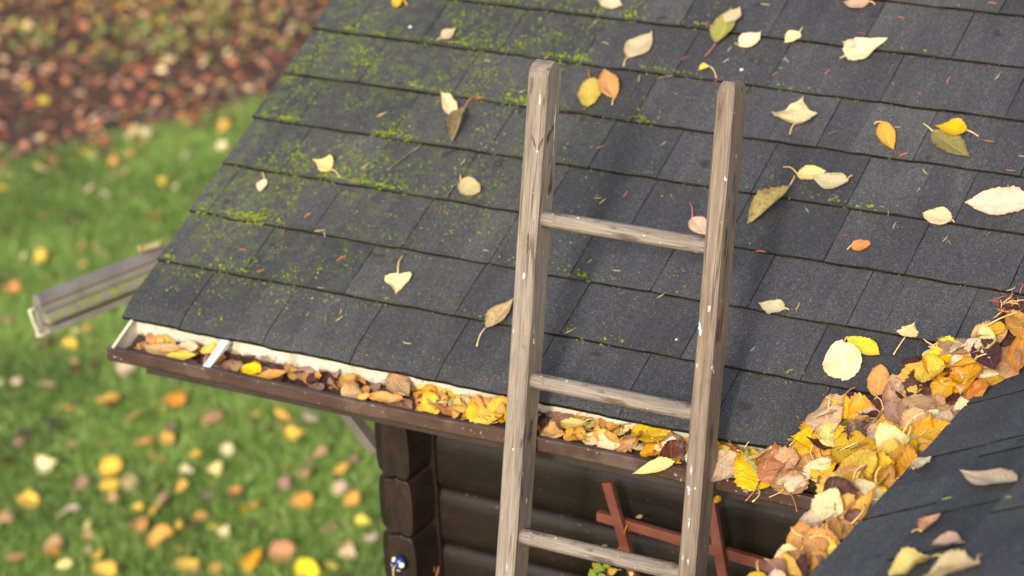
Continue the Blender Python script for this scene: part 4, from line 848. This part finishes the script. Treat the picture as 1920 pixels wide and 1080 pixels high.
while len(ms) < 19000 and tr_ < 450000:
    tr_ += 1; u = random.uniform(.015, 1.5); v = random.uniform(.02, 1.4); f = v / E - int(v / E)
    side = math.exp(-(u / .62) ** 2) * min(1, .25 + v * 1.2) * (1 if v > .12 else .35)
    p = side * max(0, .16 + mfield(u, v) * 1.1 + .45 * noise.noise(Vector((u * 40, v * 40, 1)))) * .9
    if f < .12: p += (side * 1.5 + .05) * max(0, .35 + mfield(u * 1.3 + 5, v) * 1.8)
    elif f < .32: p += side * .45 * max(0, mfield(u * 1.3 + 5, int(v / E) * E) * 2.2)
    if random.random() > p: continue
    big = 1 + 1.5 * max(0, mfield(u * 1.3 + 5, v)) * (f < .25)
    ms.append((*roofpt(u, v, .0096 - .0080 * f if f > .06 else random.uniform(.001, .0090)), (random.uniform(.0007, .0017) if random.random() < .7 else random.uniform(.0015, .0030)) * (big if f < .2 else 1)))
tag(clumps('moss', ms, M['moss'], .75), 'green moss tufts on the left part of the roof and along the course edges', 'moss', None, 'stuff')

# ------------------------------------------------------------ lawn, litter bed, garden leaves
GZ = -2.4
def sheet(name, pts, z, mat):
    mb = MB(); mb.add([(x, y, z) for x, y in pts], [tuple(range(len(pts)))]); return tag(mb.build(name, mat), None, None, None, 'structure')
q = NM('lawn_soil'); c = q.coord(); g = q.ramp(q.noise(c, 6, 6, .65), [(.3, srgb(66, 86, 34)), (.7, srgb(96, 124, 56))]); g = q.mix(q.step(q.noise(c, 1.5, 4), .6, .75), g, srgb(60, 58, 32)); q.fin(g, .95)
sheet('lawn_ground', [(-150, -150), (150, -150), (150, 150), (-150, 150)], GZ, q.m)
# boundary of the litter bed
B0 = at(-260, 400, (0, 0, GZ), (0, 0, 1)); B1 = at(470, 232, (0, 0, GZ), (0, 0, 1)); B2 = at(700, 205, (0, 0, GZ), (0, 0, 1)); bd = (B1 - B0); bd.z = 0; bd.normalize(); bn = Vector((-bd.y, bd.x, 0))
if bn.dot(Vector((-.6, .8, 0))) < 0: bn = -bn
sheet('planting_bed_soil', [tuple((B0 - bd * 8 + bn * .05)[:2]), tuple((B1 + bd * 9 + bn * .05)[:2]), tuple((B1 + bd * 9 + bn * 7.8)[:2]), tuple((B0 - bd * 8 + bn * 7.8)[:2])], GZ + .004, M['litter_soil'])
def bdist(x, y): return (Vector((x, y, 0)) - Vector((B0.x, B0.y, 0))).dot(bn) + .18 * noise.noise(Vector((x * 1.3, y * 1.3, 0))) + .08 * noise.noise(Vector((x * 5, y * 5, 0)))
# grass blades
n = 190000; gx = rng.uniform(-8.2, .2, n); gy = rng.uniform(1.2, 9.5, n)
n2 = 330000; g2x = rng.uniform(-15, 3, n2); g2y = rng.uniform(-3, 13, n2)
# keep what a camera near here could see
def pxn(x, y, z=GZ):
    P = np.stack([x - CAM.x, y - CAM.y, np.full_like(x, z - CAM.z)], 1) @ np.array(RM); return 960 + FPX * P[:, 0] / -P[:, 2], 540 - FPX * P[:, 1] / -P[:, 2]
U, Vv = pxn(gx, gy); bdn = (gx - B0.x) * bn.x + (gy - B0.y) * bn.y
keep = (U > -500) & (U < 900) & (Vv > -200) & (Vv < 1350) & (bdn < .12 + .25 * rng.random(n)); gx, gy = gx[keep], gy[keep]; 
gx = np.concatenate([gx] * 3) + rng.normal(0, .03, len(gx) * 3); gy = np.concatenate([gy] * 3) + rng.normal(0, .03, len(gy) * 3); 
U2, V2 = pxn(g2x, g2y); b2 = (g2x - B0.x) * bn.x + (g2y - B0.y) * bn.y; k2 = ~((U2 > -480) & (U2 < 880) & (V2 > -180) & (V2 < 1330)) & (b2 < .12 + .25 * rng.random(n2)) & ((g2x < .4) | (g2y < -.3))
ng = len(gx); gx = np.concatenate([gx, g2x[k2]]); gy = np.concatenate([gy, g2y[k2]]); n = len(gx)
h = rng.uniform(.025, .055, n); a = rng.uniform(0, 2 * np.pi, n); wd = rng.uniform(.0022, .004, n); wd[ng:] *= 2.6; ln = rng.uniform(.2, 1.0, n) * h; la = rng.uniform(0, 2 * np.pi, n)
b = np.stack([gx, gy, np.full(n, GZ)], 1); sx = np.stack([np.cos(a) * wd, np.sin(a) * wd, np.zeros(n)], 1); lv = np.stack([np.cos(la) * ln, np.sin(la) * ln, h], 1)
mid = b + lv * .55 * np.array([.6, .6, 1.1]); vv = np.stack([b - sx, b + sx, mid + sx * .8, mid - sx * .8, b + lv], 1).reshape(-1, 3).astype(np.float32)
i0 = np.arange(n) * 5; quad = np.stack([i0, i0 + 1, i0 + 2, i0 + 3], 1); tri = np.stack([i0 + 3, i0 + 2, i0 + 4], 1)
me = bpy.data.meshes.new('grass'); me.vertices.add(n * 5); me.vertices.foreach_set('co', vv.ravel()); me.loops.add(n * 7); me.loops.foreach_set('vertex_index', np.concatenate([quad, tri], 1).ravel().astype(np.int32))
me.polygons.add(n * 2); ls = np.stack([np.arange(n) * 7, np.arange(n) * 7 + 4], 1).ravel(); me.polygons.foreach_set('loop_start', ls.astype(np.int32)); me.update(calc_edges=True)
at_ = me.attributes.new('rnd', 'FLOAT', 'POINT'); at_.data.foreach_set('value', np.repeat(rng.random(n), 5).astype(np.float32))
q = NM('grass_blade'); c = q.coord(); r_ = q.n('Attribute', attribute_name='rnd').outputs['Fac']
g = q.ramp(r_, [(0, srgb(96, 122, 52)), (.5, srgb(130, 162, 78)), (.85, srgb(162, 190, 106)), (1, srgb(192, 192, 130))]); g = q.mix(1, g, q.ramp(q.noise(c, 1.3, 4, .6), [(.35, (.66, .68, .64)), (.6, (1.12, 1.1, 1.02))]), 'MULTIPLY')
q.fin(g, .5, None, .3); tl = q.n('BsdfTranslucent'); q.set(tl, 0, g); mx = q.n('MixShader'); mx.inputs[0].default_value = .3; q.t.links.new(q.b.outputs[0], mx.inputs[1]); q.t.links.new(tl.outputs[0], mx.inputs[2]); q.t.links.new(mx.outputs[0], q.out.inputs[0])
tag(link('grass', me, q.m), 'short green lawn grass below the left side of the roof', 'grass', None, 'stuff')
# litter bed: thousands of leaves in one object
n = 62000; lx = rng.uniform(-18, 2, n); ly = rng.uniform(3.0, 18, n); U, Vv = pxn(lx, ly); d_ = (lx - B0.x) * bn.x + (ly - B0.y) * bn.y
noise_ = .5 * rng.random(n); keep = (d_ > -.35 * rng.random(n) ** 2.2) & (U > -2400) & (U < 1900) & (Vv > -900) & (d_ < 7.5 + noise_); lx, ly = lx[keep], ly[keep]; n = len(lx)
L = rng.uniform(.03, .075, n); W = L * rng.uniform(.5, .85, n); a = rng.uniform(0, 2 * np.pi, n)
nn = rng.normal(0, .38, (n, 3)); nn[:, 2] = 1; nn /= np.linalg.norm(nn, axis=1)[:, None]; xa = np.stack([np.cos(a), np.sin(a), np.zeros(n)], 1); xa -= nn * (xa * nn).sum(1)[:, None]; xa /= np.linalg.norm(xa, axis=1)[:, None]; ya = np.cross(nn, xa)
tmpl = [(-.5, 0, .0), (-.25, .38, .10), (.1, .5, .12), (.35, .25, .06), (.5, 0, .1), (.35, -.25, .06), (.1, -.5, .12), (-.25, -.38, .10), (0, 0, 0)]
c0 = np.stack([lx, ly, GZ + .012 + rng.uniform(0, .05, n)], 1)
vv = np.stack([c0 + xa * (L * t[0])[:, None] + ya * (W * t[1])[:, None] + nn * (L * t[2])[:, None] for t in tmpl], 1).reshape(-1, 3).astype(np.float32)
tf = np.array([(8, i, (i + 1) % 8) for i in range(8)]); ff = (tf[None] + (np.arange(n) * 9)[:, None, None]).reshape(-1, 3)
me = bpy.data.meshes.new('leaf_litter'); me.vertices.add(n * 9); me.vertices.foreach_set('co', vv.ravel()); me.loops.add(len(ff) * 3); me.loops.foreach_set('vertex_index', ff.ravel().astype(np.int32)); me.polygons.add(len(ff)); me.polygons.foreach_set('loop_start', np.arange(0, len(ff) * 3, 3, dtype=np.int32)); me.update(calc_edges=True)
at_ = me.attributes.new('rnd', 'FLOAT', 'POINT'); at_.data.foreach_set('value', np.repeat(rng.random(n), 9).astype(np.float32))
q = NM('litter_leaf'); r_ = q.n('Attribute', attribute_name='rnd').outputs['Fac']
ramp = q.n('ValToRGB'); q.set(ramp, 0, r_); ramp.color_ramp.interpolation = 'CONSTANT'; el = ramp.color_ramp.elements
cols = [(0, srgb(104, 64, 46)), (.16, srgb(142, 90, 62)), (.30, srgb(64, 42, 34)), (.40, srgb(170, 110, 74)), (.53, srgb(190, 136, 98)), (.64, srgb(156, 82, 54)), (.70, srgb(208, 124, 68)), (.77, srgb(212, 172, 130)), (.85, srgb(130, 136, 70)), (.90, srgb(226, 190, 124)), (.945, srgb(232, 212, 156)), (.975, srgb(210, 178, 60))]
while len(el) < len(cols): el.new(.5)
for e_, (p_, c_) in zip(el, cols): e_.position = p_; e_.color = c_
q.fin(ramp.outputs[0], .45, None, .5)
tag(link('leaf_litter', me, q.m), 'thick reddish brown fallen leaves covering the planting bed at the upper left', 'leaf litter', None, 'stuff')
# low green and yellow ground plants in the bed
pts_ = []
for (x_, y_, s_, cnt_, spread) in [(400, 70, 'g', 150, .28), (250, 90, 'g', 60, .16), (45, 85, 'g', 60, .16), (330, 20, 'y', 70, .25), (640, -40, 'g', 120, .3), (180, 20, 'y', 60, .25)]:
    c = at(x_, y_, (0, 0, GZ), (0, 0, 1)); mb = MB()
    for k in range(cnt_):
        p = c + Vector((random.gauss(0, spread), random.gauss(0, spread * 1.4), random.uniform(.04, .14))); d, nn_ = rdir(Vector((0, -.2, 1)).normalized(), .4); L_ = random.uniform(.03, .06); y_v = nn_.cross(d)
        mb.add([p, p + d * L_ * .3 + y_v * L_ * .3, p + d * L_ * .7 + y_v * L_ * .25, p + d * L_, p + d * L_ * .7 - y_v * L_ * .25, p + d * L_ * .3 - y_v * L_ * .3], [(0, 1, 2, 3, 4, 5)])
        if k % 5 == 0: mb.tube([Vector((c.x + (p.x - c.x) * .7, c.y + (p.y - c.y) * .7, GZ)), p], .002, 4)
    nm = 'pale green' if s_ == 'g' else 'yellow green'
    pos = {400: 'nearest the roof edge', 250: 'left of the larger green one', 45: 'farthest left', 330: 'at the top of the photo', 640: 'at the top beside the roof edge', 180: 'at the top left'}[x_]
    tag(mb.build('bed_plant', simple('bed_plant_leaf_' + s_ + str(x_), srgb(96, 110, 40) if s_ == 'g' else srgb(150, 130, 44), srgb(140, 150, 64) if s_ == 'g' else srgb(180, 150, 60), 20, .6)), 'low %s plant in the leaf covered bed, %s' % (nm, pos), 'plant', None, 'stuff')
# single leaves on the lawn
LG = {}
lawn_px = [(90, 868, 48, 'cream'), (90, 720, 38, 'pinkcream'), (200, 750, 42, 'golden'), (130, 765, 40, 'golden'), (330, 750, 55, 'golden'), (395, 785, 50, 'tan'), (270, 830, 40, 'orange'), (310, 820, 36, 'golden'), (205, 877, 52, 'yellow'), (365, 855, 34, 'yellow'), (425, 845, 32, 'cream'), (205, 910, 46, 'orange'), (245, 905, 40, 'greytan'), (340, 915, 34, 'golden'), (530, 780, 44, 'golden'), (582, 778, 38, 'pinkcream'), (555, 812, 42, 'yellow'), (635, 880, 40, 'golden'), (540, 878, 42, 'orange'), (575, 885, 44, 'tan'), (130, 957, 44, 'pinkcream'), (165, 985, 30, 'paleyellow'), (260, 953, 38, 'yellow'), (290, 955, 38, 'mauve'), (375, 970, 34, 'golden'), (335, 985, 26, 'yellow'), (405, 988, 32, 'lemon'), (422, 992, 28, 'cream'), (260, 985, 44, 'orange'), (300, 1008, 56, 'golden'), (345, 1028, 34, 'yellow'), (475, 950, 52, 'yellow'), (560, 940, 56, 'golden'), (660, 935, 40, 'golden'), (640, 915, 38, 'pinkcream'), (680, 978, 36, 'lemon'), (700, 1005, 36, 'pinkcream'), (655, 1030, 38, 'pinkcream'), (620, 1060, 34, 'lemon'), (575, 1066, 60, 'lemon'), (530, 1035, 56, 'orange'), (470, 1050, 50, 'golden'), (345, 1057, 48, 'yellow'), (90, 1040, 54, 'golden'), (100, 1020, 40, 'tan'), (30, 1045, 50, 'tan'), (180, 1040, 40, 'yellow'), (120, 1060, 44, 'paleyellow'), (195, 1068, 52, 'yellow'), (50, 935, 44, 'yellow'), (10, 970, 36, 'tan'), (60, 945, 34, 'mauve'), (155, 905, 36, 'mauve'), (400, 880, 38, 'mauve'), (390, 930, 38, 'mauve'), (300, 945, 40, 'tan'), (15, 865, 36, 'brown'), (50, 810, 34, 'brown'), (90, 790, 36, 'brown'), (235, 690, 44, 'pinkcream'), (30, 715, 28, 'pinkcream'), (75, 480, 34, 'yellow'), (155, 460, 26, 'orange'), (155, 495, 24, 'orange'), (195, 475, 34, 'pinkcream'), (90, 515, 22, 'tan'), (25, 535, 38, 'orange'), (5, 525, 30, 'brown'), (290, 405, 44, 'orange'), (45, 480, 20, 'cream'), (195, 362, 26, 'cream'), (80, 345, 22, 'cream'), (165, 355, 22, 'pinkcream'), (245, 290, 26, 'golden'), (415, 275, 24, 'cream'), (355, 290, 26, 'pinkcream'), (215, 305, 26, 'orange'), (235, 325, 24, 'tan'), (305, 340, 24, 'yellow'), (330, 350, 22, 'cream'), (5, 350, 26, 'yellow'), (420, 235, 26, 'golden'), (270, 245, 30, 'cream'), (130, 645, 30, 'mauve'), (85, 640, 50, 'mauve'), (250, 780, 36, 'golden'), (500, 800, 26, 'golden'), (480, 775, 24, 'golden'), (30, 830, 30, 'mauve'), (420, 1010, 28, 'mauve'), (535, 905, 30, 'mauve'), (350, 880, 26, 'cream'), (440, 920, 26, 'orange'), (600, 850, 30, 'tan'), (665, 860, 26, 'mauve'), (225, 560, 26, 'tan'), (320, 800, 26, 'mauve'), (15, 600, 30, 'tan')]
for li, (x_, y_, s_, m_) in enumerate(lawn_px):
    if m_ in ('orange', 'mauve') and li % 2: m_ = 'paleyellow' if li % 4 == 1 else 'yellow'
    c = at(x_, y_, (0, 0, GZ + .045), (0, 0, 1)); dist = (c - CAM).length; L_ = s_ * .82 * dist / FPX * 1.15; d, nn_ = rdir(Vector((0, -.25, 1)).normalized(), .3)
    pile_leaf(c, L_, m_, d, nn_, '%s fallen leaf lying blurred on the lawn below the roof' % WORD[m_], '%s leaves on the lawn' % WORD[m_], False)
for k in range(190):
    x_, y_ = (random.uniform(-60, 700), 300 + 790 * random.random() ** .7) if k < 90 else (random.uniform(-900, -60), random.uniform(350, 1400))
    m_ = random.choices(['mauve', 'brown', 'tan', 'golden', 'greytan', 'orange', 'paleyellow'], [4, 4, 3, 2, 2, 2, 1])[0]; c = at(x_, y_, (0, 0, GZ + .032), (0, 0, 1)); d, nn_ = rdir(Vector((0, -.25, 1)).normalized(), .35)
    pile_leaf(c, random.uniform(.03, .055), m_, d, nn_, '%s fallen leaf lying blurred on the lawn below the roof' % WORD[m_], '%s leaves on the lawn' % WORD[m_], False)
# climbing plant low behind the ladder
cp = MB(); base = wallpt(1135, 1120, .21)
clim = empty('climbing_plant', tuple(base)); tag(clim, 'young climbing plant with green and yellow leaves behind the lowest visible rung', 'plant')
cp.tube([base, wallpt(1140, 1075, .215), wallpt(1150, 1040, .22), wallpt(1175, 1010, .22)], [.0018, .0015, .0012, .0008], 6); cp.tube([wallpt(1140, 1075, .215), wallpt(1120, 1060, .20)], .0012, 5); cp.tube([wallpt(1142, 1070, .215), wallpt(1165, 1068, .20)], .0012, 5); cp.build('vine_stem', STEM['red'], clim)
for (x_, y_, s_, m_) in [(1124, 1066, 26, 'green'), (1110, 1075, 24, 'green'), (1134, 1024, 14, 'green'), (1114, 1060, 16, 'lemon'), (1150, 1070, 22, 'yellow'), (1137, 1058, 18, 'green'), (1184, 1077, 14, 'paleyellow'), (1130, 1082, 22, 'green')]:
    c = wallpt(x_, y_, .195); L_ = s_ / 1020; d, nn_ = rdir(Vector((.3, -.8, .5)).normalized(), .3); me = leaf_mesh('vine_leaf', 'heart', L_, L_ * .8, .2, .2, 0, .5, .04, x_); o = link('vine_leaf', me, LM[m_]); o.parent = clim
    x = d.normalized(); z = nn_; y = z.cross(x); mt = Matrix((x, y, z)).transposed().to_4x4(); mt.translation = c - base - x * L_ / 2; o.matrix_local = mt
roof_leaf((1352, 930), (1340, 945), 14, 'ovate', 'yellow', 'small yellow leaf on the log wall behind the right ladder post', None, plane=(Vector((0, .26, 0)), Vector((0, -.8, .6)).normalized()))
pile_leaf(wallpt(1199, 968, .22), .018, 'tan', Vector((1, 0, .5)), Vector((0, -1, .4)).normalized(), 'tiny dried brown leaf curled on the trellis slat', None)

# the leaves that show largest become things of their own, the rest one object
n_now = sum(1 for o in bpy.data.objects if o.name.startswith('fallen_leaf'))
DEF.sort(key=lambda t: -t[0])
for t in DEF[:300 - n_now]: make_leaf(*t[1:])
mats = list(LM); V = []; F = []; UVs = []; MI = []; nb = 0
for t in DEF[300 - n_now:]:
    _, P, L, mat, xd, nrm, lab, grp, stem, i = t; me = PROTO[i][0]; x = xd.normalized(); z = (nrm - x * nrm.dot(x)).normalized(); y = z.cross(x); A = np.array([x, y, z]) * L
    co = np.empty(len(me.vertices) * 3, np.float32); me.vertices.foreach_get('co', co); co = co.reshape(-1, 3) @ A + np.array(P - x * L * .5)
    vi = np.empty(len(me.loops), np.int32); me.loops.foreach_get('vertex_index', vi); uv = np.empty(len(me.loops) * 2, np.float32); me.uv_layers[0].data.foreach_get('uv', uv)
    V.append(co); F.append(vi.reshape(-1, 4) + nb); UVs.append(uv); MI += [mats.index(mat)] * (len(vi) // 4); nb += len(co)
me = bpy.data.meshes.new('small_leaves'); me.from_pydata(np.concatenate(V).tolist(), [], np.concatenate(F).tolist()); me.uv_layers.new(name='UVMap').data.foreach_set('uv', np.concatenate(UVs)); me.polygons.foreach_set('material_index', MI); me.polygons.foreach_set('use_smooth', [True] * len(MI)); me.update()
o = link('small_leaves', me, [LM[k] for k in mats]); tag(o, 'smaller yellow and brown fallen leaves scattered over the lawn and among the larger ones', 'leaves', None, 'stuff')
